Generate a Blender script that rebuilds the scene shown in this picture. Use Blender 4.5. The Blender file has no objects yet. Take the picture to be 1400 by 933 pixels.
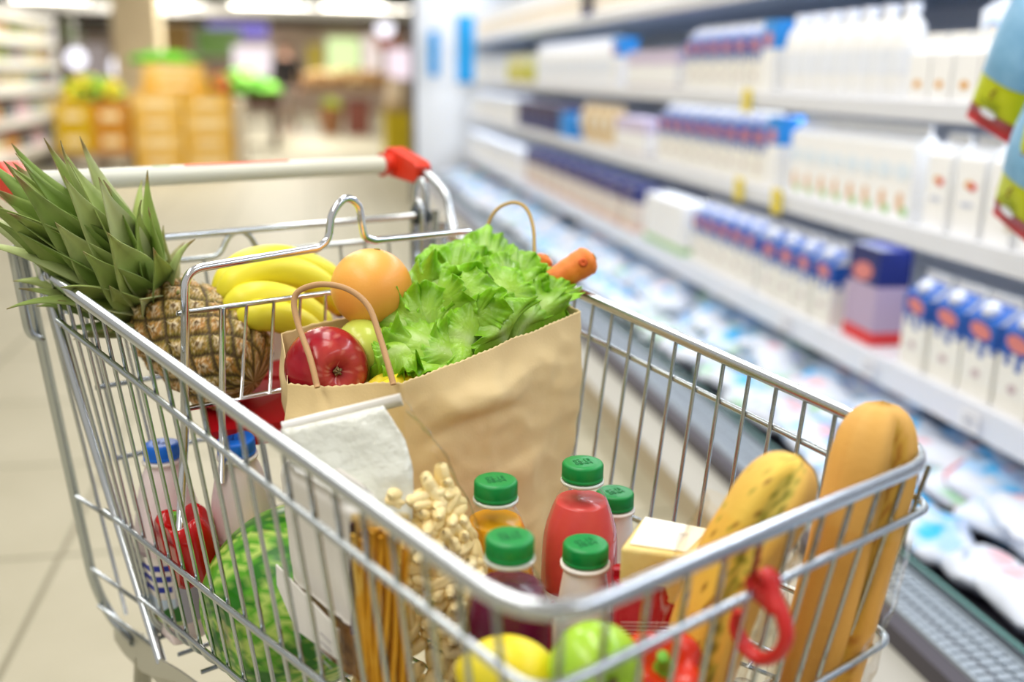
import bpy, math, random
import numpy as np
from mathutils import Vector, Matrix, noise

random.seed(11)
R_ = np.random.RandomState(5)
SC = bpy.context.scene
COL = SC.collection
PI = math.pi
ZO = 0.93                      # height of the trolley's rear rim above the floor
BULK = {}

# ------------------------------------------------------------------ camera
CAM = np.array([-0.53497, -1.11286, 0.21586 + ZO])
FW = np.array([0.609452, 0.749492, -0.258515])
RR = np.array([0.778361, -0.627629, 0.015358])
UU = np.array([0.15074, 0.210578, 0.965885])
FPX = 1361.0
cd = bpy.data.cameras.new('camera')
cd.sensor_width = 36.0
cd.lens = FPX / 1400 * 36.0
cd.clip_start = 0.05
cd.clip_end = 200
cd.dof.use_dof = True
cd.dof.focus_distance = 0.97
cd.dof.aperture_fstop = 1.85
co = bpy.data.objects.new('camera', cd)
COL.objects.link(co)
co.matrix_world = Matrix(((RR[0], UU[0], -FW[0], CAM[0]), (RR[1], UU[1], -FW[1], CAM[1]),
                          (RR[2], UU[2], -FW[2], CAM[2]), (0, 0, 0, 1)))
SC.camera = co


def at(x, y, D=None, X=None, Y=None, Z=None):
    """Measured point of the place: a direction and one known distance, world metres (Z given from the rear rim)."""
    d = FW + RR * (x - 700) / FPX - UU * (y - 466.5) / FPX
    if D is not None:
        t = D
    elif X is not None:
        t = (X - CAM[0]) / d[0]
    elif Y is not None:
        t = (Y - CAM[1]) / d[1]
    else:
        t = (Z + ZO - CAM[2]) / d[2]
    return CAM + d * t


def C(x, y, z):
    return np.array([x, y, z + ZO], float)


AS = math.radians(62.4)
SA = np.array([math.cos(AS), math.sin(AS), 0.0])      # along the aisle, away
SL = np.array([math.sin(AS), -math.cos(AS), 0.0])     # across the aisle, towards the dairy case
S0 = np.array([CAM[0], CAM[1], 0.0])


def S(s, l, z):
    return S0 + SA * s + SL * l + np.array([0, 0, z], float)


# ------------------------------------------------------------------ materials
def lin(c):
    if isinstance(c, str):
        c = c.lstrip('#')
        c = [int(c[i:i + 2], 16) / 255 for i in (0, 2, 4)]
    return tuple((v / 12.92 if v <= 0.04045 else ((v + 0.055) / 1.055) ** 2.4) for v in c) + (1.0,)


class NT:
    def __init__(self, name):
        self.m = bpy.data.materials.new(name)
        self.m.use_nodes = True
        self.t = self.m.node_tree
        self.t.nodes.clear()
        self.out = self.n('ShaderNodeOutputMaterial')

    def n(self, typ, **kw):
        nd = self.t.nodes.new(typ)
        for k, v in kw.items():
            if k.startswith('i_'):
                nd.inputs[k[2:].replace('_', ' ')].default_value = v
            else:
                setattr(nd, k, v)
        return nd

    def l(self, a, b):
        self.t.links.new(a, b)

    def ramp(self, fac, stops):
        r = self.n('ShaderNodeValToRGB')
        e = r.color_ramp.elements
        while len(e) < len(stops):
            e.new(0.5)
        for i, (p, c) in enumerate(stops):
            e[i].position = p
            e[i].color = lin(c)
        self.l(fac, r.inputs['Fac'])
        return r.outputs['Color']

    def noise(self, scale, detail=3, rough=0.55, coord='Object', dist=0.0, sc=None):
        tc = self.n('ShaderNodeTexCoord')
        o = tc.outputs[coord]
        if sc:
            mp = self.n('ShaderNodeMapping')
            mp.inputs['Scale'].default_value = sc
            self.l(o, mp.inputs['Vector'])
            o = mp.outputs['Vector']
        nz = self.n('ShaderNodeTexNoise')
        nz.inputs['Scale'].default_value = scale
        nz.inputs['Detail'].default_value = detail
        nz.inputs['Roughness'].default_value = rough
        nz.inputs['Distortion'].default_value = dist
        self.l(o, nz.inputs['Vector'])
        return nz.outputs['Fac']

    def bump(self, h, strength=0.3, dist=0.002):
        b = self.n('ShaderNodeBump')
        b.inputs['Strength'].default_value = strength
        b.inputs['Distance'].default_value = dist
        self.l(h, b.inputs['Height'])
        return b.outputs['Normal']


def principled(nt, rough=0.5, metal=0.0, spec=0.5, trans=0.0, ior=1.45, sss=0.0, coat=0.0, emis=None, estr=0.0):
    b = nt.n('ShaderNodeBsdfPrincipled')
    b.inputs['Roughness'].default_value = rough
    b.inputs['Metallic'].default_value = metal
    b.inputs['Specular IOR Level'].default_value = spec
    b.inputs['Transmission Weight'].default_value = trans
    b.inputs['IOR'].default_value = ior
    if sss:
        b.inputs['Subsurface Weight'].default_value = sss
        b.inputs['Subsurface Radius'].default_value = (0.01, 0.006, 0.004)
        b.inputs['Subsurface Scale'].default_value = 1.0
    b.inputs['Coat Weight'].default_value = coat
    if emis:
        b.inputs['Emission Color'].default_value = lin(emis)
        b.inputs['Emission Strength'].default_value = estr
    nt.l(b.outputs['BSDF'], nt.out.inputs['Surface'])
    return b


def pm(name, color, rough=0.5, metal=0.0, spec=0.5, var=None, vscale=40, bump=0.0, bscale=200, bdist=0.001, coat=0.0, sss=0.0,
       attr=False, emis=None, estr=0.0, trans=0.0, sc=None):
    """plain procedural material: colour (with an optional second tone mixed by noise, or vertex pigment), gloss, fine relief"""
    nt = NT(name)
    b = principled(nt, rough, metal, spec, trans=trans, coat=coat, sss=sss, emis=emis, estr=estr)
    if attr:
        a = nt.n('ShaderNodeVertexColor', layer_name='Col')
        nt.l(a.outputs['Color'], b.inputs['Base Color'])
    elif var:
        nt.l(nt.ramp(nt.noise(vscale, sc=sc), [(0.35, color), (0.65, var)]), b.inputs['Base Color'])
    else:
        b.inputs['Base Color'].default_value = lin(color)
    if bump:
        nt.l(nt.bump(nt.noise(bscale, 4), bump, bdist), b.inputs['Normal'])
    return nt.m


def film(name, tint='#ffffff', gloss=0.25, rough=0.12, bump=0.6, bscale=45, bdist=0.006):
    """thin clear plastic: see-through with crinkled shine"""
    nt = NT(name)
    tr = nt.n('ShaderNodeBsdfTransparent')
    tr.inputs['Color'].default_value = lin(tint)
    gl = nt.n('ShaderNodeBsdfGlossy')
    gl.inputs['Roughness'].default_value = rough
    lw = nt.n('ShaderNodeLayerWeight')
    lw.inputs['Blend'].default_value = gloss
    if bump:
        nb = nt.bump(nt.noise(bscale, 2, 0.5, dist=0.6), bump, bdist)
        nt.l(nb, gl.inputs['Normal'])
    mx = nt.n('ShaderNodeMixShader')
    mn = nt.n('ShaderNodeMath', operation='MINIMUM')
    mn.inputs[1].default_value = 0.32
    nt.l(lw.outputs['Fresnel'], mn.inputs[0])
    nt.l(mn.outputs[0], mx.inputs['Fac'])
    nt.l(tr.outputs['BSDF'], mx.inputs[1])
    nt.l(gl.outputs['BSDF'], mx.inputs[2])
    nt.l(mx.outputs['Shader'], nt.out.inputs['Surface'])
    return nt.m


def emit(name, color, strength):
    nt = NT(name)
    e = nt.n('ShaderNodeEmission')
    e.inputs['Color'].default_value = lin(color)
    e.inputs['Strength'].default_value = strength
    nt.l(e.outputs['Emission'], nt.out.inputs['Surface'])
    return nt.m


# ------------------------------------------------------------------ geometry collector
class G:
    def __init__(self):
        self.v, self.f, self.mi, self.sm, self.c = [], [], [], [], []

    def add(self, v, f, mi=0, smooth=True, col=None):
        b = len(self.v)
        self.v.extend([tuple(map(float, p)) for p in v])
        self.f.extend([tuple(b + i for i in q) for q in f])
        self.mi.extend([mi] * len(f))
        self.sm.extend([smooth] * len(f))
        if col is None:
            self.c.extend([(1, 1, 1, 1)] * len(v))
        else:
            self.c.extend([tuple(x) for x in col])
        return self

    def grid(self, P, closeu=False, closev=False, mi=0, smooth=True, col=None, capu=False):
        P = np.asarray(P, float)
        nu, nv = P.shape[:2]
        f = []
        for i in range(nu if closeu else nu - 1):
            for j in range(nv if closev else nv - 1):
                a, b = i, (i + 1) % nu
                c, d = j, (j + 1) % nv
                f.append((a * nv + c, b * nv + c, b * nv + d, a * nv + d))
        if capu:
            f.append(tuple(reversed(range(nv))))
            f.append(tuple((nu - 1) * nv + j for j in range(nv)))
        cc = None if col is None else np.asarray(col, float).reshape(-1, 4)
        return self.add(P.reshape(-1, 3), f, mi, smooth, cc)

    def box(self, lo, hi, mi=0, fr=None):
        lo, hi = np.array(lo, float), np.array(hi, float)
        v = [(x, y, z) for x in (lo[0], hi[0]) for y in (lo[1], hi[1]) for z in (lo[2], hi[2])]
        if fr is not None:
            v = [fr(*p) for p in v]
        f = [(0, 1, 3, 2), (4, 6, 7, 5), (0, 4, 5, 1), (2, 3, 7, 6), (0, 2, 6, 4), (1, 5, 7, 3)]
        return self.add(v, f, mi, False)

    def prism(self, poly, a, b, mi=0, smooth=False):
        """polygon (3d points) swept from offset a to offset b"""
        a, b = np.array(a, float), np.array(b, float)
        p = [np.array(q, float) for q in poly]
        n = len(p)
        v = [q + a for q in p] + [q + b for q in p]
        f = [tuple(reversed(range(n))), tuple(range(n, 2 * n))]
        f += [(i, (i + 1) % n, n + (i + 1) % n, n + i) for i in range(n)]
        return self.add(v, f, mi, smooth)

    def tube(self, path, r, n=8, closed=False, flat=None, mi=0, col=None):
        P = np.array(path, float)
        m = len(P)
        r = np.full(m, r) if np.isscalar(r) else np.array(r, float)
        T = np.zeros_like(P)
        for i in range(m):
            a = P[(i - 1) % m] if (closed or i > 0) else P[i]
            b = P[(i + 1) % m] if (closed or i < m - 1) else P[i]
            t = b - a
            T[i] = t / (np.linalg.norm(t) + 1e-12)
        u = np.array([0, 0, 1.0]) if abs(T[0][2]) < 0.9 else np.array([1.0, 0, 0])
        rings = []
        for i in range(m):
            u = u - T[i] * (u @ T[i])
            u /= np.linalg.norm(u) + 1e-12
            w = np.cross(T[i], u)
            k = 1.0 if flat is None else flat
            rings.append([P[i] + r[i] * (u * k * math.cos(2 * PI * j / n) + w * math.sin(2 * PI * j / n)) for j in range(n)])
        cc = None
        if col is not None:
            cc = np.repeat(np.asarray(col, float)[:, None, :], n, axis=1)
        return self.grid(np.array(rings), closeu=closed, closev=True, mi=mi, capu=not closed, col=cc)

    def lathe(self, prof, n=32, o=(0, 0, 0), ax=None, mi=0, col=None, cap=True):
        """profile of (radius, height) about an axis from o; ax = unit vector"""
        o = np.array(o, float)
        ax = np.array([0, 0, 1.0]) if ax is None else np.array(ax, float) / np.linalg.norm(ax)
        u = np.cross(ax, [1.0, 0, 0] if abs(ax[0]) < 0.9 else [0, 1.0, 0])
        u /= np.linalg.norm(u)
        w = np.cross(ax, u)
        P = [[o + ax * h + max(r, 1e-5) * (u * math.cos(2 * PI * j / n) + w * math.sin(2 * PI * j / n)) for j in range(n)] for r, h in prof]
        cc = None
        if col is not None:
            cc = np.repeat(np.asarray(col, float)[:, None, :], n, axis=1)
        return self.grid(np.array(P), closev=True, mi=mi, capu=cap, col=cc)

    def mesh(self, name, mats, origin=(0, 0, 0)):
        me = bpy.data.meshes.new(name)
        o = np.array(origin, float)
        me.from_pydata([tuple(np.array(p) - o) for p in self.v], [], self.f)
        if not isinstance(mats, (list, tuple)):
            mats = [mats]
        for m in mats:
            me.materials.append(m)
        me.polygons.foreach_set('material_index', self.mi)
        me.polygons.foreach_set('use_smooth', self.sm)
        ca = me.color_attributes.new('Col', 'FLOAT_COLOR', 'POINT')
        ca.data.foreach_set('color', np.array(self.c, np.float32).ravel())
        me.update()
        return me


def wloc(o):
    p = np.zeros(3)
    while o is not None:
        p = p + np.array(o.location)
        o = o.parent
    return p


def obj(name, g, mats, parent=None, origin=None, local=False):
    """links one mesh object; world-coordinate geometry is rebased on its parent or its own base point"""
    if local:
        o = bpy.data.objects.new(name, g.mesh(name, mats))
    elif parent is not None:
        o = bpy.data.objects.new(name, g.mesh(name, mats, wloc(parent)))
    else:
        if origin is None:
            a = np.array(g.v)
            origin = [(a[:, 0].min() + a[:, 0].max()) / 2, (a[:, 1].min() + a[:, 1].max()) / 2, a[:, 2].min()]
        o = bpy.data.objects.new(name, g.mesh(name, mats, origin))
        o.location = tuple(float(x) for x in origin)
    COL.objects.link(o)
    if parent is not None:
        o.parent = parent
    return o


def tag(o, label=None, cat=None, group=None, kind=None):
    if label:
        o['label'] = label
    if cat:
        o['category'] = cat
    if group:
        o['group'] = group
    if kind:
        o['kind'] = kind
    return o


def thing(name, label, cat, loc, group=None, rz=0.0):
    o = bpy.data.objects.new(name, None)
    o.empty_display_size = 0.05
    COL.objects.link(o)
    o.location = tuple(float(x) for x in loc)
    o.rotation_euler = (0, 0, rz)
    return tag(o, label, cat, group)


def dup(root, loc=None, rot=None, label=None, group=None, scale=None):
    r = root.copy()
    COL.objects.link(r)
    if loc is not None:
        r.location = tuple(float(x) for x in loc)
    if rot is not None:
        r.rotation_euler = rot
    if scale is not None:
        r.scale = (scale,) * 3
    if label:
        r['label'] = label
    if group:
        r['group'] = group
    for ch in list(root.children):
        c = ch.copy()
        COL.objects.link(c)
        c.parent = r
        for g2 in list(ch.children):
            d = g2.copy()
            COL.objects.link(d)
            d.parent = c
    return r


def structure(o):
    o['kind'] = 'structure'
    return o


def smooth_path(pts, n=8, closed=False):
    """Catmull-Rom through the points"""
    P = [np.array(p, float) for p in pts]
    m = len(P)
    out = []
    for i in range(m if closed else m - 1):
        p0 = P[(i - 1) % m] if (closed or i > 0) else P[0]
        p1, p2 = P[i], P[(i + 1) % m]
        p3 = P[(i + 2) % m] if (closed or i + 2 < m) else P[-1]
        for k in range(n):
            t = k / n
            out.append(0.5 * ((2 * p1) + (-p0 + p2) * t + (2 * p0 - 5 * p1 + 4 * p2 - p3) * t * t + (-p0 + 3 * p1 - 3 * p2 + p3) * t ** 3))
    if not closed:
        out.append(P[-1])
    return np.array(out)


def fillet(pts, r, n=6, closed=False):
    """polyline with rounded corners"""
    P = [np.array(p, float) for p in pts]
    m = len(P)
    out = []
    for i in range(m):
        if not closed and i in (0, m - 1):
            out.append(P[i])
            continue
        a, b, c = P[(i - 1) % m], P[i], P[(i + 1) % m]
        d1, d2 = a - b, c - b
        l1, l2 = np.linalg.norm(d1), np.linalg.norm(d2)
        k = min(r, l1 * 0.45, l2 * 0.45)
        p, q = b + d1 / l1 * k, b + d2 / l2 * k
        for j in range(n + 1):
            t = j / n
            out.append((1 - t) ** 2 * p + 2 * t * (1 - t) * b + t * t * q)
    return np.array(out)


def nz(p, s=1.0, seed=0.0):
    return noise.noise(Vector((p[0] * s + seed, p[1] * s + seed * 0.7, p[2] * s - seed)))


def unit(v):
    v = np.array(v, float)
    return v / (np.linalg.norm(v) + 1e-12)


# ------------------------------------------------------------------ view, world
SC.view_settings.view_transform = 'Standard'
SC.view_settings.look = 'None'
SC.view_settings.exposure = 0.42
SC.view_settings.gamma = 1.0
SC.view_settings.use_curve_mapping = False
SC.cycles.use_denoising = True
SC.cycles.max_bounces = 10
SC.cycles.transparent_max_bounces = 24
SC.cycles.sample_clamp_indirect = 6.0
SC.cycles.caustics_reflective = False
SC.cycles.caustics_refractive = False
w = bpy.data.worlds.new('store_air')
SC.world = w
w.use_nodes = True
bg = w.node_tree.nodes['Background']
bg.inputs['Color'].default_value = lin('#fdf8f0')
bg.inputs['Strength'].default_value = 0.41


def area(name, loc, target, sx, sy, power, color='#fffaf2', spread=None):
    d = bpy.data.lights.new(name, 'AREA')
    d.shape = 'RECTANGLE'
    d.size, d.size_y = sx, sy
    d.energy = power
    d.color = lin(color)[:3]
    o = bpy.data.objects.new(name, d)
    COL.objects.link(o)
    o.location = tuple(float(x) for x in loc)
    dv = Vector(tuple(np.array(target, float) - np.array(loc, float)))
    o.rotation_euler = dv.to_track_quat('-Z', 'Y').to_euler()
    return o


# rows of ceiling tubes running along the aisle
for s, l, p in ((-0.6, -1.2, 28), (1.2, -1.6, 18), (1.6, 0.1, 32), (4.5, -0.6, 26), (7.5, -0.8, 30), (11, -1.8, 120), (16.5, -0.5, 230), (21, -3, 150), (25.5, 0, 150)):
    q = S(s, l, 3.1)
    a = area('ceiling_tube_light', q, q - np.array([0, 0, 1]), 0.5, 2.6, p)
    a.rotation_euler = (0, 0, AS - PI / 2)

# ------------------------------------------------------------------ floor, ceiling, far walls
def floor_material():
    nt = NT('beige_stone_tile')
    b = principled(nt, 0.5, spec=0.16)
    tc = nt.n('ShaderNodeTexCoord')
    sep = nt.n('ShaderNodeSeparateXYZ')
    nt.l(tc.outputs['Object'], sep.inputs[0])

    def line(sock, off):
        a = nt.n('ShaderNodeMath', operation='ADD')
        a.inputs[1].default_value = off + 62.0
        nt.l(sock, a.inputs[0])
        m = nt.n('ShaderNodeMath', operation='MODULO')
        m.inputs[1].default_value = 0.62
        nt.l(a.outputs[0], m.inputs[0])
        s = nt.n('ShaderNodeMath', operation='SUBTRACT')
        s.inputs[1].default_value = 0.31
        nt.l(m.outputs[0], s.inputs[0])
        ab = nt.n('ShaderNodeMath', operation='ABSOLUTE')
        nt.l(s.outputs[0], ab.inputs[0])
        g = nt.n('ShaderNodeMath', operation='GREATER_THAN')
        g.inputs[1].default_value = 0.303
        nt.l(ab.outputs[0], g.inputs[0])
        return g.outputs[0]
    gx = line(sep.outputs['X'], -2.37)
    gy = line(sep.outputs['Y'], 0.628)
    mx = nt.n('ShaderNodeMath', operation='MAXIMUM')
    nt.l(gx, mx.inputs[0])
    nt.l(gy, mx.inputs[1])
    tile = nt.ramp(nt.noise(3.0, 5), [(0.3, '#aca68f'), (0.7, '#b5af99')])
    mix = nt.n('ShaderNodeMix', data_type='RGBA')
    nt.l(mx.outputs[0], mix.inputs['Factor'])
    nt.l(tile, mix.inputs[6])
    mix.inputs[7].default_value = lin('#88836e')
    nt.l(mix.outputs[2], b.inputs['Base Color'])
    return nt.m


def sbox(g, s0, s1, l0, l1, z0, z1, mi=0):
    return g.box((s0, l0, z0), (s1, l1, z1), mi, fr=S)


me = G().box((-6, -16, -0.06), (34, 12, 0.0)).mesh('floor', floor_material())
fl = bpy.data.objects.new('floor', me)
COL.objects.link(fl)
fl.matrix_world = Matrix(((SA[0], SL[0], 0, S0[0]), (SA[1], SL[1], 0, S0[1]), (0, 0, 1, 0), (0, 0, 0, 1)))
structure(fl)

M = {}
M['wall_dark'] = pm('taupe_painted_wall', '#7b6c5e', 0.8, var='#6a5c50', vscale=0.8)
M['white_paint'] = pm('white_paint', '#eceae4', 0.55)
M['ceil'] = pm('grey_ceiling_board', '#8d8578', 0.9, var='#7d7568', vscale=1.5)
M['cream'] = pm('cream_laminate', '#e6dcc9', 0.5)
M['white_enamel'] = pm('white_enamel', '#eff2f7', 0.32)
M['pale_blue'] = pm('pale_blue_enamel', '#d5e2f2', 0.35)
M['tube_glow'] = emit('glowing_tube', '#fff9ec', 7.0)

structure(obj('wall_far', sbox(G(), 30, 30.2, -16, 12, 0, 3.6), pm('beige_far_wall', '#c9b6a6', 0.8, var='#b8a392', vscale=0.9)))
structure(obj('trim_1', sbox(G(), 29.9, 30, -14, 6, 2.35, 3.5), pm('dark_frieze', '#4a423c', 0.8)))
structure(obj('wall_left', sbox(G(), 12, 30, -12.2, -12, 0, 3.6), M['wall_dark']))
structure(obj('wall_right', sbox(G(), 9.6, 30, 6.0, 6.2, 0, 3.6), M['wall_dark']))
structure(obj('wall_dairy', sbox(G(), -6, 9.4, 2.35, 2.5, 0, 3.6), M['cream']))
structure(obj('ceiling', sbox(G(), 7.0, 30, -12, 6, 3.5, 3.6), M['ceil']))
structure(obj('column', sbox(G(), 16, 16.62, -2.75, -2.12, 0, 3.5), pm('beige_column_paint', '#e0cfae', 0.7, var='#d6c4a2', vscale=2)))

# white cross beam with tube lights on it
bm_ = thing('light_beam', 'long white ceiling beam carrying bright tubes across the produce hall', 'ceiling beam', S(22, -1.0, 2.2))
obj('rail', sbox(G(), 21.8, 22.3, -5.6, 2.5, 2.22, 2.40), M['white_paint'], bm_)
g = G()
sbox(g, 21.85, 22.25, -5.6, 2.5, 2.16, 2.218)
obj('underside_trim', g, pm('dark_trim', '#2b2622', 0.6), bm_)
for l0 in (-4.9, -2.9, -0.8, 1.0):
    obj('tube', sbox(G(), 21.78, 21.9, l0 - 0.62, l0 + 0.62, 2.405, 2.475), M['tube_glow'], bm_)
for l0 in (-4.5, 1.5):
    obj('hanger', sbox(G(), 22.0, 22.05, l0, l0 + 0.05, 2.40, 3.5), M['white_paint'], bm_)
beam2 = thing('light_beam', 'second white tube light row deeper in the hall near the far wall', 'ceiling beam', S(27, -1.0, 2.6))
obj('rail', sbox(G(), 27, 27.4, -8, 4, 2.62, 2.75), M['white_paint'], beam2)
for l0 in (-6.0, -3.4, -0.8, 1.8):
    obj('tube', sbox(G(), 26.9, 27.0, l0 - 0.9, l0 + 0.9, 2.60, 2.72), M['tube_glow'], beam2)
for l0 in (-6, 2):
    obj('hanger', sbox(G(), 27.2, 27.25, l0, l0 + 0.05, 2.75, 3.5), M['white_paint'], beam2)


# ---- helper: a direction in the far hall at distance s
def SP(x, y, s):
    d = FW + RR * (x - 700) / FPX - UU * (y - 466.5) / FPX
    P = CAM + d * (s / (d @ SA)) - S0
    return P @ SL, P[2]


def wallboard(name, label, cat, x0, y0, x1, y1, s, m, thick=0.06, frame=True):
    l0, z1 = SP(x0, y0, s)
    l1, z0 = SP(x1, y1, s)
    t = thing(name, label, cat, S(s, (l0 + l1) / 2, z0))
    obj('panel', sbox(G(), s, s + thick, l0, l1, z0, z1), m, t)
    if frame:
        g = G()
        e = 0.04
        sbox(g, s - 0.02, s + thick, l0 - e, l0, z0 - e, z1 + e)
        sbox(g, s - 0.02, s + thick, l1, l1 + e, z0 - e, z1 + e)
        sbox(g, s - 0.02, s + thick, l0, l1, z1, z1 + e)
        sbox(g, s - 0.02, s + thick, l0, l1, z0 - e, z0)
        obj('frame', g, M['white_paint'], t)
    return t


wallboard('department_sign', 'violet hall sign high on the far wall left of the dark figure', 'sign', 283, 30, 366, 52, 29.8, emit('violet_sign', '#8478d0', 0.8))
wallboard('poster', 'green produce poster under the violet sign', 'poster', 268, 40, 330, 78, 29.6, pm('green_poster', '#8dc468', 0.6, var='#a6d48c', vscale=1.2))
wallboard('poster', 'glowing lime green panel on the far wall beside the yellow one', 'poster', 447, 52, 492, 102, 29.6, emit('lime_panel', '#dcf2ae', 0.95))
wallboard('poster', 'narrow yellow panel on the far wall', 'poster', 420, 60, 442, 112, 29.6, pm('yellow_panel', '#e3cf3e', 0.6))
wallboard('shop_window', 'pale pink lit window on the far wall left of the dark figure', 'window', 318, 62, 372, 104, 29.5, emit('rose_window', '#f4e6ea', 0.95))
wallboard('shop_window', 'pale lit window on the far wall right of the lime panel', 'window', 496, 50, 520, 104, 29.5, emit('warm_window', '#efdfd6', 0.85))
wallboard('shop_window', 'pink and white lit window by the dairy case end', 'window', 528, 66, 566, 108, 29.5, emit('pink_window', '#f2dfe8', 0.95))
wallboard('poster', 'small orange board under the white lamp', 'poster', 514, 48, 542, 66, 28.5, pm('orange_board', '#c8663c', 0.6), frame=False)
wallboard('poster', 'pale green poster left of the beige column', 'poster', 84, 26, 112, 58, 29.4, pm('pale_green_poster', '#a9cf7f', 0.6, var='#d6e3c4', vscale=1.0))
wallboard('department_sign', 'dark sign board left of the beige column', 'sign', 104, 24, 152, 42, 29.0, pm('dark_sign', '#3a322e', 0.6))
wallboard('shop_window', 'grey lit window left of the beige column above the crates', 'window', 96, 60, 150, 122, 29.5, emit('grey_window', '#b5a8a4', 0.55))
wallboard('poster', 'mustard panel right of the beige column', 'poster', 222, 32, 262, 74, 29.4, pm('mustard_panel', '#b9924a', 0.6, var='#c8a870', vscale=1.0))


def lamp(x, y, s, rad, label):
    l, z = SP(x, y, s)
    t = thing('pendant_lamp', label, 'lamp', S(s, l, z - rad))
    obj('globe', G().lathe([(rad * math.sin(PI * k / 12), -rad * math.cos(PI * k / 12)) for k in range(13)], 20, S(s, l, z)), emit('lamp_glow', '#f6f4ff', 1.6), t)
    obj('cord', G().tube([S(s, l, z + rad), S(s, l, 3.5)], 0.012, 6), M['white_paint'], t)


lamp(526, 38, 24, 0.20, 'round white pendant lamp above the orange board')
lamp(104, 80, 20, 0.17, 'round white pendant lamp left of the crate pile')
lamp(168, 92, 20, 0.22, 'wide white pendant lamp over the green bananas crate')
# ------------------------------------------------------------------ produce hall
M['card'] = pm('yellow_crate_card', '#d9ac45', 0.75, var='#cf9f3a', vscale=6)
M['card2'] = pm('tan_crate_card', '#e0b968', 0.75, var='#d6ad58', vscale=6)
M['card3'] = pm('orange_crate_card', '#c4861f', 0.75, var='#b87818', vscale=6)
M['card4'] = pm('olive_yellow_crate_card', '#c9a400', 0.75)
M['print_pale'] = pm('pale_print', '#e6d3a4', 0.7)


def crate(s, l, z, w, d, h, m, label, group='produce crates'):
    t = thing('produce_crate', label, 'crate', S(s, l, z), group)
    g = G()
    sbox(g, s - d / 2, s + d / 2, l - w / 2, l + w / 2, z, z + 0.02)
    th = 0.015
    sbox(g, s - d / 2, s - d / 2 + th, l - w / 2, l + w / 2, z + 0.02, z + h)
    sbox(g, s + d / 2 - th, s + d / 2, l - w / 2, l + w / 2, z + 0.02, z + h)
    sbox(g, s - d / 2 + th, s + d / 2 - th, l - w / 2, l - w / 2 + th, z + 0.02, z + h)
    sbox(g, s - d / 2 + th, s + d / 2 - th, l + w / 2 - th, l + w / 2, z + 0.02, z + h)
    obj('box_wall', g, m, t)
    obj('lid', sbox(G(), s - d / 2 + th, s + d / 2 - th, l - w / 2 + th, l + w / 2 - th, z + h - 0.03, z + h - 0.012), m, t)
    obj('print', sbox(G(), s - d / 2 - 0.003, s - d / 2, l - w * 0.26, l + w * 0.26, z + h * 0.3, z + h * 0.62), M['print_pale'], t)
    return t


n_ = 0
for c_, l0 in enumerate((-1.70, -1.14)):
    for k in range(4):
        crate(12.6, l0, k * 0.222, 0.54, 0.6, 0.215, [M['card'], M['card2']][(k + c_) % 2],
              '%s yellow cardboard crate, %s of the %s column of the crate pile' % (['tan', 'golden'][(k + c_) % 2], ['lowest', 'second from the floor', 'third from the floor', 'topmost'][k], ['left', 'right'][c_]))
for k in range(2):
    crate(12.65, -1.5, 0.89 + k * 0.16, 0.72 - 0.06 * k, 0.5, 0.15, M['card2'] if k else M['card'],
          ['long golden crate lying across the top of the two crate columns', 'tan crate crowning the crate pile under the green leaves'][k])
for k in range(2):
    for c_, l0 in enumerate((-2.60, -2.20)):
        crate(12.5, l0, 0.22 + k * 0.28, 0.39, 0.55, 0.27, [M['card4'], M['card3']][c_],
              '%s crate in the low stack by the left shelf, %s row' % (['olive yellow', 'orange brown'][c_], ['bottom', 'upper'][k]))
t = thing('pallet', 'grey wooden pallet under the low orange and olive crates', 'pallet', S(12.5, -2.4, 0))
g = G()
for l0 in (-2.80, -2.40, -2.06):
    sbox(g, 12.2, 12.8, l0, l0 + 0.06, 0, 0.12)
obj('bearer', g, pm('grey_wood', '#7e6f60', 0.8), t)
g = G()
for s0 in (12.2, 12.36, 12.52, 12.68):
    sbox(g, s0, s0 + 0.1, -2.82, -2.0, 0.12, 0.215)
obj('deck_board', g, pm('brown_wood', '#96826c', 0.8), t)
# the far crate pile extends to the right with a paler side stack
for k in range(4):
    crate(12.7, -0.80 + 0.0, k * 0.21, 0.12, 0.6, 0.2, M['cream'], 'narrow cream carton at the right edge of the crate pile, %s' % ['lowest', 'second up', 'third up', 'topmost'][k], 'cream cartons')


def heap(name, label, cat, s, l, z, rs, rl, rz, cols, n, size, kindstuff=True):
    g = G()
    for i in range(n):
        a, q = R_.rand() * 2 * PI, math.sqrt(R_.rand())
        hh = (1 - q * q) ** 0.5
        c = S(s + rs * q * math.cos(a), l + rl * q * math.sin(a), z + rz * hh * (0.3 + 0.7 * R_.rand()))
        c[2] = max(c[2], z + size * 0.74)
        col = lin(cols[R_.randint(len(cols))])
        rr = size * (0.7 + 0.5 * R_.rand())
        P = []
        for a1 in range(5):
            P.append([c + rr * np.array([math.sin(PI * a1 / 4) * math.cos(2 * PI * b1 / 7), math.sin(PI * a1 / 4) * math.sin(2 * PI * b1 / 7), 0.6 * math.cos(PI * a1 / 4)]) for b1 in range(7)])
        g.grid(np.array(P), closev=True, col=np.tile(np.array(col), (5, 7, 1)))
    o = obj(name, g, M['pig'])
    tag(o, label, cat, kind='stuff' if kindstuff else None)
    return o


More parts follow.
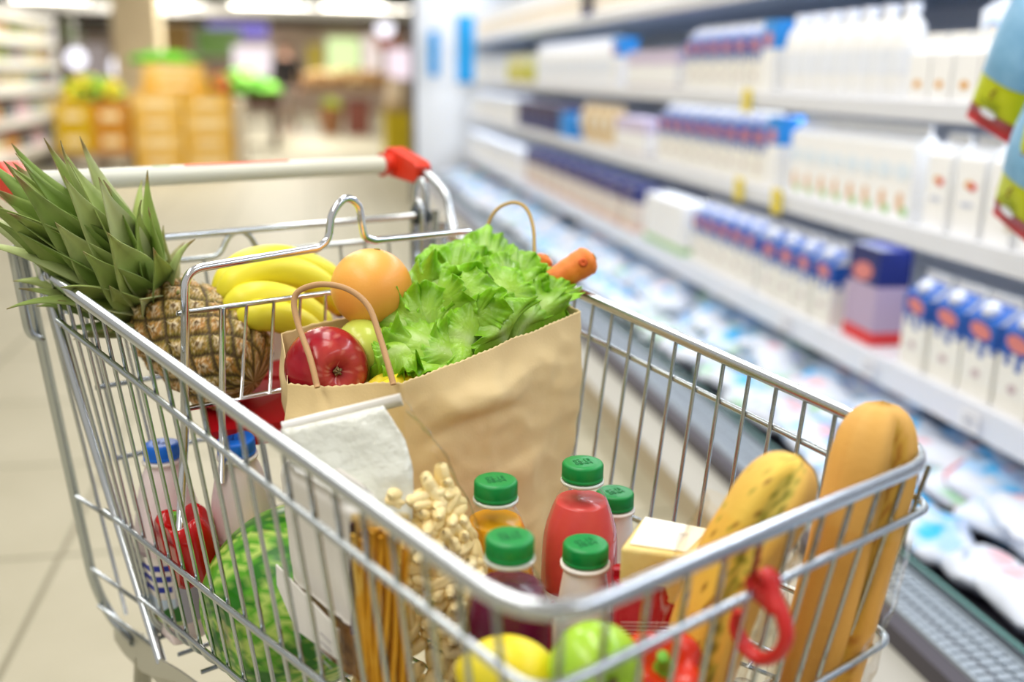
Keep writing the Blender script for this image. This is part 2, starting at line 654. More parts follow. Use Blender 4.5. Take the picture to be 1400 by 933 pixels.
M['pig'] = pm('fruit_skin_pigment', '#ffffff', 0.5, attr=True)
heap('leafy_herb_pile', 'bright green leaf heap on top of the crate pile', 'greens', 12.65, -1.62, 1.20, 0.2, 0.34, 0.13, ['#4fa81e', '#66bf22', '#3f9418'], 130, 0.07)
heap('carrot_pile', 'orange red produce heap on the right shoulder of the crate pile', 'vegetables', 12.7, -1.0, 0.89, 0.2, 0.12, 0.22, ['#c5622a', '#d8752e', '#b5502a', '#7ba52a'], 90, 0.06)
heap('banana_pile', 'yellow and green fruit heap on the low crates by the left shelf', 'fruit', 12.5, -2.42, 0.78, 0.2, 0.36, 0.28, ['#dfc81a', '#e8d030', '#7fb02e', '#c9b41c'], 130, 0.06)
heap('lettuce_pile', 'bright green salad heap on the dark stand right of the crates', 'greens', 16.3, -0.95, 0.78, 0.45, 0.5, 0.36, ['#6cc428', '#86d63c', '#4fae20', '#99dd55'], 150, 0.09)
t = thing('produce_stand', 'dark brown produce stand under the bright salad heap', 'stand', S(16.3, -0.95, 0))
obj('tray', sbox(G(), 15.8, 16.8, -1.5, -0.4, 0.62, 0.79), pm('dark_brown_tray', '#4b3226', 0.7), t)
for a_, b_ in ((15.9, -1.4), (15.9, -0.55), (16.65, -1.4), (16.65, -0.55)):
    obj('leg', sbox(G(), a_, a_ + 0.08, b_, b_ + 0.08, 0, 0.62), pm('brown_leg', '#5d4436', 0.7), t)
t = thing('produce_bin', 'square dark red brown bin standing on the floor of the produce hall', 'bin', S(19.6, 0.93, 0))
g = G()
sbox(g, 19.3, 19.9, 0.72, 1.14, 0.0, 0.62)
obj('bin_body', g, pm('maroon_bin', '#6e3a2c', 0.6), t)
obj('rim', sbox(G(), 19.28, 19.92, 0.70, 1.16, 0.62, 0.66), pm('maroon_rim', '#54281e', 0.6), t)
heap('fruit_pile', 'lime green fruit heap in the low basket left of the red brown bin', 'fruit', 19.4, 0.42, 0.48, 0.16, 0.2, 0.18, ['#a9b93a', '#bfc93f', '#8fa52a'], 40, 0.06)
t = thing('wicker_basket', 'low brown basket on the floor left of the red brown bin', 'basket', S(19.4, 0.42, 0))
obj('body', G().lathe([(0.16, 0), (0.2, 0.2), (0.24, 0.48), (0.21, 0.48), (0.18, 0.1)], 18, S(19.4, 0.42, 0)), pm('wicker_brown', '#7c5330', 0.8, bump=0.5, bscale=60), t)
obj('rim', G().tube([S(19.4, 0.42, 0) + np.array([0.235 * math.cos(a), 0.235 * math.sin(a), 0.48]) for a in np.linspace(0, 2 * PI, 19)[:-1]], 0.02, 6, closed=True), pm('wicker_rim', '#8f6338', 0.8), t)
t = thing('display_table', 'long tan wooden produce table in front of the far wall', 'table', S(25.5, 1.0, 0))
obj('tabletop', sbox(G(), 25, 26, -0.6, 2.3, 0.75, 0.85), pm('tan_wood', '#b98f5e', 0.6, var='#a87d4c', vscale=5), t)
for a_, b_ in ((25.05, -0.5), (25.05, 2.1), (25.85, -0.5), (25.85, 2.1)):
    obj('leg', sbox(G(), a_, a_ + 0.1, b_, b_ + 0.1, 0, 0.75), pm('tan_wood_leg', '#a07a50', 0.6), t)
heap('potato_pile', 'tan and ochre produce heap along the long wooden table', 'vegetables', 25.5, 0.9, 0.85, 0.4, 1.3, 0.35, ['#c9a46a', '#b88b50', '#d8bd84', '#a87a42'], 170, 0.12)
t = thing('yellow_bin', 'mustard yellow box standing beside the dairy case end', 'box', S(13.4, 1.16, 0))
obj('box_wall', sbox(G(), 13.1, 13.7, 0.98, 1.36, 0, 0.66), pm('mustard_card', '#c9b212', 0.7, var='#b9a20e', vscale=5), t)
obj('lid', sbox(G(), 13.08, 13.72, 0.96, 1.38, 0.66, 0.70), pm('tan_lid', '#b59a58', 0.7), t)
t = thing('paper_sack', 'pale cream sack standing on top of the mustard box', 'sack', S(13.4, 1.16, 0.70))
obj('body', G().lathe([(0.02, 0.0), (0.15, 0.01), (0.17, 0.12), (0.15, 0.3), (0.08, 0.36), (0.01, 0.37)], 16, S(13.4, 1.16, 0.70)), pm('cream_sack', '#e0ccae', 0.8), t)
obj('tie', G().tube([S(13.4, 1.16, 1.06) + np.array([0.082 * math.cos(a), 0.082 * math.sin(a), 0]) for a in np.linspace(0, 2 * PI, 13)[:-1]], 0.01, 6, closed=True), pm('tan_tie', '#9c7c50', 0.8), t)

# ------------------------------------------------------------------ far shopper
def skin_mesh(name, verts, edges, radii, mat, parent, sub=1):
    me = bpy.data.meshes.new(name)
    o0 = wloc(parent)
    me.from_pydata([tuple(np.array(v) - o0) for v in verts], edges, [])
    o = bpy.data.objects.new(name, me)
    COL.objects.link(o)
    o.parent = parent
    me.materials.append(mat)
    md = o.modifiers.new('skin', 'SKIN')
    md.use_smooth_shade = True
    for i, r in enumerate(radii):
        me.skin_vertices[0].data[i].radius = r if isinstance(r, tuple) else (r, r)
    me.skin_vertices[0].data[0].use_root = True
    ms = o.modifiers.new('sub', 'SUBSURF')
    ms.levels = ms.render_levels = sub
    return o


def person():
    s, l = 19.4, -0.36
    t = thing('person', 'person in a black top and grey trousers walking in the produce hall', 'person', S(s, l, 0))
    p = lambda a, b, z: S(s + b, l + a, z)
    V_ = [p(0, 0, .88), p(0, 0, 1.05), p(0, .01, 1.25), p(0, 0, 1.36), p(0, -.01, 1.42), p(0, -.02, 1.50), p(0, -.02, 1.56),
          p(-.16, 0, 1.33), p(-.23, .03, 1.08), p(-.21, -.08, .86), p(-.20, -.11, .78),
          p(.16, 0, 1.33), p(.24, .02, 1.08), p(.23, -.06, .86), p(.22, -.09, .78),
          p(-.09, 0, .82), p(-.09, -.08, .46), p(-.09, .02, .08), p(-.09, -.12, .03),
          p(.09, 0, .82), p(.09, .06, .46), p(.09, .16, .09), p(.09, .04, .03)]
    E_ = [(0, 1), (1, 2), (2, 3), (3, 4), (4, 5), (5, 6), (3, 7), (7, 8), (8, 9), (9, 10), (3, 11), (11, 12), (12, 13), (13, 14),
          (0, 15), (15, 16), (16, 17), (17, 18), (0, 19), (19, 20), (20, 21), (21, 22)]
    Rr = [.13, .12, .13, .075, .05, .055, .05, .065, .043, .034, .04, .06, .043, .034, .04, .085, .055, .04, .035, .085, .055, .04, .035]
    bo = skin_mesh('body', V_, E_, Rr, pm('skin', '#d9a890', 0.6), t, 2)
    me = bpy.data.meshes.new_from_object(bo.evaluated_get(bpy.context.evaluated_depsgraph_get()))
    g = G()
    g.add([np.array(v.co) for v in me.vertices], [tuple(f.vertices) for f in me.polygons])
    hc = p(0, -.02, 1.545) - wloc(t)
    # head with brow, nose, lips, eye hollows and ears, turned away down the aisle
    P = []
    for i in range(25):
        a = 0.01 + (PI - 0.02) * i / 24
        ring = []
        for j in range(32):
            b = 2 * PI * j / 32
            fx, fy = math.cos(b), math.sin(b)
            rr = math.sin(a) ** 0.85
            z = 0.118 * math.cos(a)
            x, y = 0.092 * rr * fx * (1 - 0.18 * (z < 0) * (abs(z) / 0.118)), 0.076 * rr * fy * (1 - 0.30 * (z < 0) * (abs(z) / 0.118))
            if fx > 0:
                x += 0.022 * math.exp(-((z + 0.012) / 0.022) ** 2 - (y / 0.012) ** 2)
                x += 0.006 * math.exp(-((z + 0.050) / 0.008) ** 2 - (y / 0.022) ** 2)
                x -= 0.008 * math.exp(-((z - 0.014) / 0.012) ** 2 - ((abs(y) - 0.03) / 0.014) ** 2)
            y += math.copysign(0.014, fy) * math.exp(-((z) / 0.028) ** 2 - (x / 0.016) ** 2) * (abs(fy) > 0.9)
            ring.append(hc + SA * x + SL * y + np.array([0, 0, z]))
        P.append(ring)
    g.grid(np.array(P), closev=True, capu=True)
    mn = g.mesh('body', bo.data.materials[0])
    bo.modifiers.clear()
    bo.data = mn
    k = [0, 1, 2, 3, 7, 8, 9, 11, 12, 13]
    mp = {a: i for i, a in enumerate(k)}
    ee = [(mp[a], mp[b]) for a, b in E_ if a in mp and b in mp]
    V_[0] = p(0, 0, .80)
    skin_mesh('black_top', [V_[i] for i in k], ee, [Rr[i] * 1.34 for i in k], pm('black_cloth', '#171314', 0.85), t, 2)
    k = [0, 15, 16, 17, 19, 20, 21]
    mp = {a: i for i, a in enumerate(k)}
    ee = [(mp[a], mp[b]) for a, b in E_ if a in mp and b in mp]
    V_[0] = p(0, 0, .90)
    skin_mesh('trousers', [V_[i] for i in k], ee, [(0.125, .112, .075, .055, .112, .075, .055)[i] for i in range(7)], pm('grey_cloth', '#8b7d72', 0.85), t, 2)
    c = p(0, -.035, 1.572)
    P = [[c + np.array([.098 * math.sin(a) * math.cos(b), .105 * math.sin(a) * math.sin(b), .10 * math.cos(a)]) for b in np.linspace(0, 2 * PI, 17)[:-1]] for a in np.linspace(0.01, 1.75, 10)]
    obj('hair', G().grid(np.array(P), closev=True), pm('dark_hair', '#4a3020', 0.7), t)


person()

# ------------------------------------------------------------------ left gondola
M['shelf_grey'] = pm('light_grey_shelf', '#c9d0d6', 0.5)
lg = thing('store_shelf', 'tall white shelf unit with packed goods at the left edge', 'shelf', S(11, -3.3, 0))
g = G()
sbox(g, 12.95, 13.02, -3.75, -2.86, 0, 1.72)
obj('end_panel', g, pm('end_panel_grey', '#d2d0d4', 0.5), lg)
obj('back_panel', sbox(G(), 7.0, 12.95, -3.75, -3.7, 0, 1.72), M['shelf_grey'], lg)
obj('base', sbox(G(), 7.0, 12.95, -3.7, -2.95, 0, 0.26), pm('shelf_base_grey', '#9c9a93', 0.6), lg)
for z in (0.28, 0.60, 0.90, 1.16, 1.40, 1.64):
    sh = obj('shelf', sbox(G(), 7.0, 12.95, -3.7, -2.9, z, z + 0.03), M['white_enamel'], lg)
    obj('price_rail', sbox(G(), 7.0, 12.95, -2.9, -2.86, z - 0.03, z + 0.05), M['white_paint'], sh)
PK = ['#d9a9c4', '#c86a4a', '#4a3d38', '#b8c4e0', '#e9e2da', '#d4c25a', '#7fa3b5', '#b3c477', '#e0d690']
pkm = [pm('packet_print', c, 0.5) for c in PK]
rows = {0.312: (0, 3, 4, 1, 2), 0.632: (3, 4, 1, 2, 0), 0.932: (4, 3, 6, 4), 1.192: (6, 8, 5, 7), 1.432: (7, 8, 4, 5)}
for z, cs in rows.items():
    s = 9.3
    k = 0
    first = None
    while s < 12.8:
        w_ = 0.26
        h_ = 0.18
        ci = cs[(k // 2) % len(cs)]
        t = thing('goods_box', 'small packed box standing on the left shelf unit in a %s row' % {0.312: 'bottom', 0.632: 'second', 0.932: 'third', 1.192: 'fourth', 1.432: 'top'}[z], 'box', S(s, -3.05, z), 'goods on the left shelf, row at %d cm' % round(z * 100))
        obj('carton', sbox(G(), s - w_ / 2 + 0.01, s + w_ / 2 - 0.01, -3.2, -2.93, z, z + h_), pkm[ci], t)
        obj('label_print', sbox(G(), s - 0.07, s + 0.07, -2.93, -2.925, z + 0.05, z + 0.12), pkm[(ci + 4) % len(pkm)], t)
        s += w_
        k += 1
for z, c in ((0.9, 3), (1.16, 6), (1.4, 8)):
    pass

# ------------------------------------------------------------------ dairy case
FL0, FL1 = -1.6, 9.0           # extent along the aisle
M['bumper'] = pm('dark_violet_bumper', '#45424e', 0.45)
M['grille'] = pm('grey_grille', '#98a3ad', 0.35)
M['dark_in'] = pm('dark_well', '#4a4956', 0.6)
dc = thing('dairy_case', 'long open white dairy cooler filling the right side of the aisle', 'cooler', S(3.7, 1.5, 0))
obj('plinth', sbox(G(), FL0, FL1, 0.955, 2.3, 0.0, 0.09), pm('shade_toned_plinth', '#b9ab90', 0.6), dc)  # shade on the lower kick is put into this tan colour
obj('kick_panel', sbox(G(), FL0, FL1, 0.945, 2.3, 0.09, 0.212), M['white_enamel'], dc)
obj('bumper', G().prism([S(FL0, l, z) for l, z in ((0.95, 0.212), (0.93, 0.225), (0.93, 0.262), (0.95, 0.274), (1.0, 0.274), (1.0, 0.212))], (0, 0, 0), SA * (FL1 - FL0)), M['bumper'], dc)
g = G()
for k in range(int((6.0 - FL0) / 0.02)):
    s0 = FL0 + k * 0.02
    for j in range(3):
        sbox(g, s0, s0 + 0.013, 0.957 + j * 0.031, 0.957 + j * 0.031 + 0.024, 0.274, 0.280)
sbox(g, FL0, FL1, 0.95, 0.955, 0.274, 0.281)
sbox(g, FL0, FL1, 1.046, 1.052, 0.274, 0.281)
obj('air_grille', g, M['grille'], dc)
obj('grille_tray', sbox(G(), FL0, FL1, 0.95, 1.05, 0.262, 0.270), pm('slate_tray', '#8f9aa5', 0.5), dc)
ntg = film('lip_glass', '#e4efef', 0.22, 0.03, 0)
obj('glass_lip', sbox(G(), FL0, FL1, 1.055, 1.063, 0.25, 0.293), ntg, dc)
obj('glass_edge', sbox(G(), FL0, FL1, 1.0545, 1.0635, 0.293, 0.2965), pm('green_glass_edge', '#4f7a76', 0.2), dc)
obj('well_floor', sbox(G(), FL0, FL1, 1.064, 2.25, 0.212, 0.225), M['dark_in'], dc)
obj('back_wall', sbox(G(), FL0, FL1, 2.2, 2.3, 0.22, 2.05), pm('cool_back_wall', '#c5cad6', 0.5), dc)
obj('lower_back', sbox(G(), FL0, FL1, 1.86, 1.88, 0.225, 0.43), M['dark_in'], dc)
obj('end_panel', sbox(G(), FL1, FL1 + 0.05, 0.93, 2.3, 0.0, 2.05), pm('pale_end_panel', '#f3f6f9', 0.5), dc)
obj('end_trim', sbox(G(), FL1 - 0.02, FL1 + 0.07, 0.90, 0.93, 0.0, 2.05), pm('dark_end_trim', '#46424a', 0.5), dc)
obj('canopy', sbox(G(), FL0, FL1, 1.30, 2.3, 2.05, 2.2), M['white_enamel'], dc)
SHZ = ((0.425, 0.49), (0.775, 0.82), (1.06, 1.098), (1.385, 1.42))
for a_, b_ in SHZ:
    sh = obj('shelf', sbox(G(), FL0, FL1, 1.40, 2.2, b_ - 0.022, b_), M['white_enamel'] if a_ < 1.3 else pm('blue_grey_shelf', '#93a2b8', 0.5), dc)
    obj('price_rail', G().prism([S(FL0, l, z) for l, z in ((1.352, a_), (1.345, b_ + 0.004), (1.35, b_ + 0.007), (1.358, b_ + 0.001), (1.40, b_), (1.40, b_ - 0.02), (1.37, a_))], (0, 0, 0), SA * (FL1 - FL0)), pm('rail_white', '#e9ecf4', 0.3), sh)
    q = S(3.7, 1.46, a_ - 0.03)
    a = area('cooler_tube_light', S(3.7, 1.44, a_ - 0.012 if a_ < 1.3 else 1.37), S(3.7, 1.5, 0), 0.04, 10.4, 7.5 if a_ > 0.5 else 0.8, '#eef4ff')
    a.rotation_euler = (0, 0, AS - PI / 2)
a = area('cooler_tube_light', S(3.7, 1.36, 2.03), S(3.7, 1.6, 0.6), 0.08, 10.4, 46, '#f2f6ff')
a.rotation_euler = (0, math.radians(-14), 0)
a.rotation_euler = (Matrix.Rotation(AS - PI / 2, 4, 'Z') @ Matrix.Rotation(math.radians(12), 4, 'Y')).to_euler()
obj('upstand', sbox(G(), FL0, FL1, 2.28, 2.3, 0.0, 0.25), M['white_enamel'], dc)

# blue hanging strips at the far end panel
for x0, y0, x1, y1, sb, lab in ((586, 42, 600, 104, 8.9, 'short narrow blue banner hanging at the far end of the dairy case'), (624, 20, 648, 114, 7.6, 'tall bright blue banner hanging at the far end of the dairy case')):
    l0, z1 = SP(x0, y0, sb)
    l1, z0 = SP(x1, y1, sb)
    t = thing('banner', lab, 'banner', S(sb, (l0 + l1) / 2, z0))
    P = [[S(sb + 0.012 * math.sin(4 * u + 3 * v), l0 + (l1 - l0) * v, z0 + (z1 - z0) * u) for v in np.linspace(0, 1, 8)] for u in np.linspace(0, 1, 14)]
    o = obj('sheet', G().grid(np.array(P)), pm('sky_blue_print', '#1fa2ea', 0.5), t)
    md = o.modifiers.new('thick', 'SOLIDIFY')
    md.thickness = 0.004
    obj('rod', G().tube([S(sb, l0 - 0.01, z1), S(sb, l1 + 0.01, z1)], 0.006, 6), M['white_paint'], t)
    obj('cord', G().tube([S(sb, (l0 + l1) / 2, z1), S(sb, (l0 + l1) / 2, 2.044), S(sb, 1.45, 2.044)], 0.003, 5), M['white_paint'], t)

# ---- products: local frame x = along the shelf (towards the camera end), -y = towards the aisle
RZ = AS + PI


def lobj(name, g, m, parent):
    return obj(name, g, m, parent, local=True)


def gable(w, d, h, top, lip=0.018):
    """milk carton shape: box with a roof ridge and a fin"""
    g = G()
    x, y = w / 2, d / 2
    v = [(-x, -y, 0), (x, -y, 0), (x, y, 0), (-x, y, 0), (-x, -y, h), (x, -y, h), (x, y, h), (-x, y, h),
         (-x, -0.002, h + top), (x, -0.002, h + top), (x, 0.002, h + top), (-x, 0.002, h + top),
         (-x, -0.002, h + top + lip), (x, -0.002, h + top + lip), (x, 0.002, h + top + lip), (-x, 0.002, h + top + lip)]
    f = [(3, 2, 1, 0), (0, 1, 5, 4), (1, 2, 6, 5), (2, 3, 7, 6), (3, 0, 4, 7), (4, 5, 9, 8), (6, 7, 11, 10), (5, 6, 10, 9), (7, 4, 8, 11),
         (8, 9, 13, 12), (9, 10, 14, 13), (10, 11, 15, 14), (11, 8, 12, 15), (12, 13, 14, 15)]
    g.add(v, f, 0, False)
    return g


def oval(rx, rz, y, z, n=20, th=0.0015, tilt=0.0):
    pts = [(rx * math.cos(a), y, z + rz * math.sin(a) + tilt * rx * math.cos(a)) for a in np.linspace(0, 2 * PI, n + 1)[:-1]]
    return G().prism(pts, (0, 0, 0), (0, -th, 0))


mm_white = pm('carton_white', '#f6f7f8', 0.42)
mm_cream = pm('carton_ivory', '#f1f0ea', 0.42)
mm_blue = pm('carton_blue', '#1d4fa6', 0.4, var='#2a66bd', vscale=30)
mm_pblue = pm('carton_sky', '#7fb3e2', 0.4)
mm_pink = pm('carton_salmon', '#d9837f', 0.45)
mm_cap = pm('carton_cap_white', '#dfe3ee', 0.4)
mm_red = pm('carton_red', '#d8393c', 0.45)
mm_gold = pm('carton_gold', '#e0a544', 0.45)
mm_green = pm('carton_green', '#a6cf94', 0.45)
mm_navy = pm('pack_navy', '#1d2a70', 0.4)
mm_mauve = pm('pack_mauve', '#b9a6c2', 0.45)
mm_sky = pm('pack_bright_sky', '#2a92e6', 0.4)


def carton_blue_top():
    t = thing('milk_carton', 'x', 'carton', (0, 0, 0))
    w, h = 0.100, 0.17
    g = gable(w, w, h, 0.035)
    lobj('body', g, mm_cream, t)
    g = G()
    e = w / 2 + 0.0008
    # blue shoulder with drips running down the front and sides
    for sx, sy in ((0, -1), (1, 0), (-1, 0)):
        for k in range(6):
            a0, a1 = -e + 2 * e * k / 6, -e + 2 * e * (k + 1) / 6
            dz = [0.118, 0.10, 0.125, 0.092, 0.12, 0.105][k]
            if sy:
                g.add([(a0, -e, dz), (a1, -e, dz), (a1, -e, h), (a0, -e, h)], [(0, 1, 2, 3)], 0, False)
            else:
                g.add([(sx * e, a0, dz), (sx * e, a1, dz), (sx * e, a1, h), (sx * e, a0, h)], [(0, 1, 2, 3)], 0, False)
    g.add([(-e, -e, h), (e, -e, h), (e, -0.004, h + 0.0345), (-e, -0.004, h + 0.0345)], [(0, 1, 2, 3)], 0, False)
    lobj('blue_print', g, mm_blue, t)
    lobj('oval_badge', oval(0.033, 0.017, -e - 0.0005, 0.148, tilt=-0.12), mm_pink, t)
    lobj('small_print', oval(0.012, 0.009, -e - 0.0002, 0.055), pm('badge_grey', '#c7b3b8', 0.5), t)
    ax = unit((0, -0.035, 0.044))
    lobj('cap', G().lathe([(0.0, 0.0), (0.019, 0.0), (0.019, 0.016), (0.017, 0.02), (0.0, 0.021)], 16, (0, -0.026, h + 0.014), ax), mm_cap, t)
    return t


def carton_plain(w, h, kind):
    t = thing('milk_carton', 'x', 'carton', (0, 0, 0))
    lobj('body', gable(w, w, h, 0.03), mm_white, t)
    e = w / 2 + 0.0006
    if kind == 'emblem':
        g = oval(0.012, 0.008, -e, h * 0.68)
        lobj('gold_mark', g, mm_gold, t)
        g2 = G()
        g2.add([(v[0] + 0.013, v[1] - 0.0004, v[2] - 0.004) for v in g.v], g.f, 0, False)
        lobj('red_mark', g2, mm_red, t)
        lobj('text_line', oval(0.022, 0.006, -e, h * 0.42), pm('line_grey', '#ccd3e4', 0.5), t)
    if kind == 'bottle':
        g = oval(0.012, 0.024, -e, h * 0.25)
        lobj('amber_mark', g, pm('amber_print', '#e0b48c', 0.5), t)
        g2 = G()
        g2.add([(v[0] * 1.3 + 0.02, v[1], v[2] * 0.5) for v in g.v], g.f, 0, False)
        lobj('green_mark', g2, mm_green, t)
        lobj('sky_mark', oval(w * 0.42, h * 0.12, -e, h * 0.66), pm('carton_sky_tint', '#e2eef9', 0.45), t)
    if kind == 'circle':
        lobj('ring_mark', oval(0.034, 0.034, -e, h * 0.72), mm_pblue, t)
        lobj('cream_disc', oval(0.026, 0.026, -e - 0.0012, h * 0.72), pm('disc_cream', '#ecdccb', 0.5), t)
    if kind == 'dot':
        lobj('orange_dot', oval(0.013, 0.009, -e, h * 0.38), mm_gold, t)
    return t


def pack(w, d, h, base, mid, top, mark=None):
    t = thing('milk_pack', 'x', 'pack', (0, 0, 0))
    x, y = w / 2, d / 2
    lobj('carton', G().box((-x, -y, 0), (x, y, h * 0.62)), mid, t)
    lobj('top_band', G().box((-x, -y, h * 0.62), (x, y, h)), top, t)
    lobj('base_band', G().box((-x - 0.001, -y - 0.001, 0), (x + 0.001, y + 0.001, h * 0.14)), base, t)
    if mark:
        lobj('badge', oval(w * 0.33, h * 0.1, -y - 0.0004, h * 0.74, tilt=0.1), mark, t)
    return t


def row(proto, s0, s1, pitch, l, z, label, group, jit=0.003, used=set()):
    s = s0
    k = 0
    while s <= s1 + 1e-6:
        loc = S(s, l, z)
        if proto.name not in used:
            used.add(proto.name)
            o = proto
            o.location = tuple(loc)
        else:
            o = dup(proto, loc)
        o.rotation_euler = (0, 0, RZ + random.uniform(-0.06, 0.06))
        o['label'] = label
        o['group'] = group
        s += pitch
        k += 1


z3, z2, z1, z0 = 0.4915, 0.8215, 1.0995, 1.4215
c_bt = carton_blue_top()
row(c_bt, 0.87, 2.10, 0.116, 1.425, z3, 'blue topped cream carton with salmon oval, low shelf right of the navy pack', 'blue top cartons right of the navy pack')
row(c_bt, 2.47, 2.84, 0.115, 1.425, z3, 'blue topped cream carton, low shelf just left of the navy pack', 'blue top cartons left of the navy pack')
row(c_bt, 2.97, 3.46, 0.112, 1.435, z3, 'blue topped carton further along the low shelf by the green based packs', 'blue top cartons further along the low shelf')
pk = pack(0.15, 0.09, 0.245, mm_red, mm_mauve, mm_navy, mm_pink)
row(pk, 2.29, 2.29, 1, 1.43, z3, 'large navy and red wrapped milk pack on the low shelf among cartons', 'navy packs')
pk2 = pack(0.11, 0.12, 0.19, mm_green, mm_white, mm_white)
row(pk2, 3.58, 4.02, 0.115, 1.43, z3, 'white pack with light green base on the low shelf', 'green based packs')
pk3 = pack(0.10, 0.12, 0.20, pm('pack_peach', '#e5c3b4', 0.5), pm('pack_beige', '#e3d6cc', 0.5), mm_navy)
row(pk3, 4.16, 6.4, 0.24, 1.43, z3, 'peach based pack with navy top further down the low shelf', 'peach and navy packs')
pk3b = pack(0.10, 0.12, 0.185, pm('pack_apricot', '#eac9b0', 0.5), pm('pack_ivory', '#ece4da', 0.5), pm('pack_dusty_violet', '#6a608e', 0.5))
row(pk3b, 4.28, 6.4, 0.24, 1.44, z3, 'apricot based pack with dusty violet top further down the low shelf', 'apricot and violet packs')
pk4 = pack(0.12, 0.12, 0.17, mm_white, mm_white, pm('pack_ice', '#e4e9f2', 0.5))
row(pk4, 6.55, 8.8, 0.14, 1.43, z3, 'plain white pack at the far end of the low shelf', 'white packs far along the low shelf')
# middle shelf
c_em = carton_plain(0.085, 0.165, 'emblem')
row(c_em, 1.15, 2.06, 0.108, 1.42, z2, 'white carton with red and gold mark on the middle shelf behind the hanging packets', 'emblem cartons on the middle shelf')
c_bo = carton_plain(0.078, 0.175, 'bottle')
row(c_bo, 2.16, 2.70, 0.077, 1.42, z2, 'white carton with a small amber and green picture on the middle shelf', 'bottle picture cartons on the middle shelf')
pk5 = pack(0.08, 0.10, 0.215, mm_white, mm_white, mm_sky, mm_pink)
row(pk5, 2.82, 2.82, 1, 1.41, z2, 'bright blue pack with pink badge on the middle shelf, left of the white cartons', 'bright blue packs')
c_b2 = carton_blue_top()
row(c_b2, 2.95, 3.95, 0.112, 1.43, z2, 'blue topped carton in the long row on the middle shelf', 'blue top cartons on the middle shelf')
pk6 = pack(0.14, 0.12, 0.15, pm('pack_grey', '#d7d2cf', 0.5), mm_white, pm('pack_lilac', '#cfc3dc', 0.5))
row(pk6, 4.08, 4.5, 0.15, 1.43, z2, 'pale lilac pack on the middle shelf, right of the gold pouches', 'lilac packs')


def pouch(m, mark):
    t = thing('snack_pouch', 'x', 'pouch', (0, 0, 0))
    P = []
    for u in np.linspace(0, 1, 12):
        w_ = 0.075 * (0.9 + 0.1 * math.cos(6 * u))
        d_ = 0.045 * math.sin(PI * min(max(u, 0.02), 0.98)) ** 0.5 + 0.002
        P.append([(w_ * math.cos(a) * (1 if abs(math.cos(a)) > .3 else 1), d_ * math.sin(a), 0.19 * u) for a in np.linspace(0, 2 * PI, 17)[:-1]])
    lobj('body', G().grid(np.array(P), closev=True, capu=True), m, t)
    lobj('badge', oval(0.035, 0.03, -0.047, 0.10), mark, t)
    return t


po = pouch(pm('gold_pouch', '#d6b67c', 0.4, var='#e6d4b0', vscale=20), mm_cream)
row(po, 4.62, 5.15, 0.17, 1.44, z2, 'golden pouch standing far along the middle shelf', 'gold pouches')
pk7 = pack(0.16, 0.14, 0.16, mm_navy, mm_navy, pm('pack_dark_violet', '#3a2a52', 0.45))
row(pk7, 5.5, 6.6, 0.18, 1.44, z2, 'dark navy pack far along the middle shelf', 'dark packs')
pk8 = pack(0.13, 0.14, 0.13, mm_sky, mm_sky, mm_sky)
row(pk8, 5.33, 5.33, 1, 1.42, z2, 'bright blue pack at the near end of the dark packs, middle shelf', 'bright blue pack far')
row(pk4, 6.8, 8.7, 0.15, 1.44, z2, 'plain white pack at the far end of the middle shelf', 'white packs far along the middle shelf')
# upper shelf
c_dot = carton_plain(0.075, 0.105, 'dot')
row(c_dot, 1.52, 2.14, 0.085, 1.40, z1, 'small white carton with an orange dot at the front of the upper shelf', 'small orange dot cartons')
c_ci = carton_plain(0.088, 0.20, 'circle')
row(c_ci, 1.52, 2.14, 0.105, 1.53, z1, 'tall white carton with a blue ring, behind the small dotted cartons', 'ring cartons on the upper shelf')
c_e2 = carton_plain(0.095, 0.22, 'emblem')
row(c_e2, 1.16, 1.40, 0.11, 1.42, z1, 'tall white carton with gold and red mark at the near end of the upper shelf', 'tall emblem cartons')


def jug():
    t = thing('milk_bottle', 'x', 'bottle', (0, 0, 0))
    lobj('body', G().lathe([(0.0, 0), (0.038, 0.0), (0.042, 0.01), (0.042, 0.14), (0.034, 0.175), (0.018, 0.197), (0.018, 0.205)], 18), mm_white, t)
    lobj('cap', G().lathe([(0.021, 0.203), (0.021, 0.222), (0.019, 0.225), (0.0, 0.225)], 16), mm_cap, t)
    g = G().lathe([(0.0428, 0.06), (0.0428, 0.12)], 18, cap=False)
    lobj('wrap_label', g, pm('label_ice', '#e9eef7', 0.45), t)
    return t


c_ju = jug()
row(c_ju, 2.24, 2.80, 0.092, 1.41, z1, 'white milk bottle with pale label in the bright cluster on the upper shelf', 'white bottles on the upper shelf')
row(pk5, 2.90, 2.90, 1, 1.41, z1, 'bright blue pack with pink badge on the upper shelf beside white bottles', 'bright blue pack upper shelf')
c_b3 = carton_blue_top()
row(c_b3, 3.03, 3.62, 0.112, 1.43, z1, 'blue topped carton in the row on the upper shelf', 'blue top cartons on the upper shelf')
row(pk6, 3.78, 4.35, 0.15, 1.43, z1, 'pale lilac pack on the upper shelf, left of the blue topped cartons', 'lilac packs on the upper shelf')
row(pk5, 4.47, 4.47, 1, 1.41, z1, 'small bright blue pack midway along the upper shelf', 'bright blue pack upper shelf far')
row(c_ju, 4.6, 6.2, 0.12, 1.42, z1, 'white bottle far along the upper shelf', 'white bottles far along the upper shelf')
pk9 = pack(0.16, 0.14, 0.17, pm('pack_olive', '#c9b83f', 0.5), pm('pack_lime', '#d4cf5c', 0.5), pm('pack_pale', '#e9e6b8', 0.5))
row(pk9, 6.5, 6.9, 0.2, 1.43, z1, 'yellow green pack far along the upper shelf', 'yellow packs')
row(pk4, 7.2, 8.7, 0.15, 1.44, z1, 'plain white pack at the far end of the upper shelf', 'white packs far along the upper shelf')
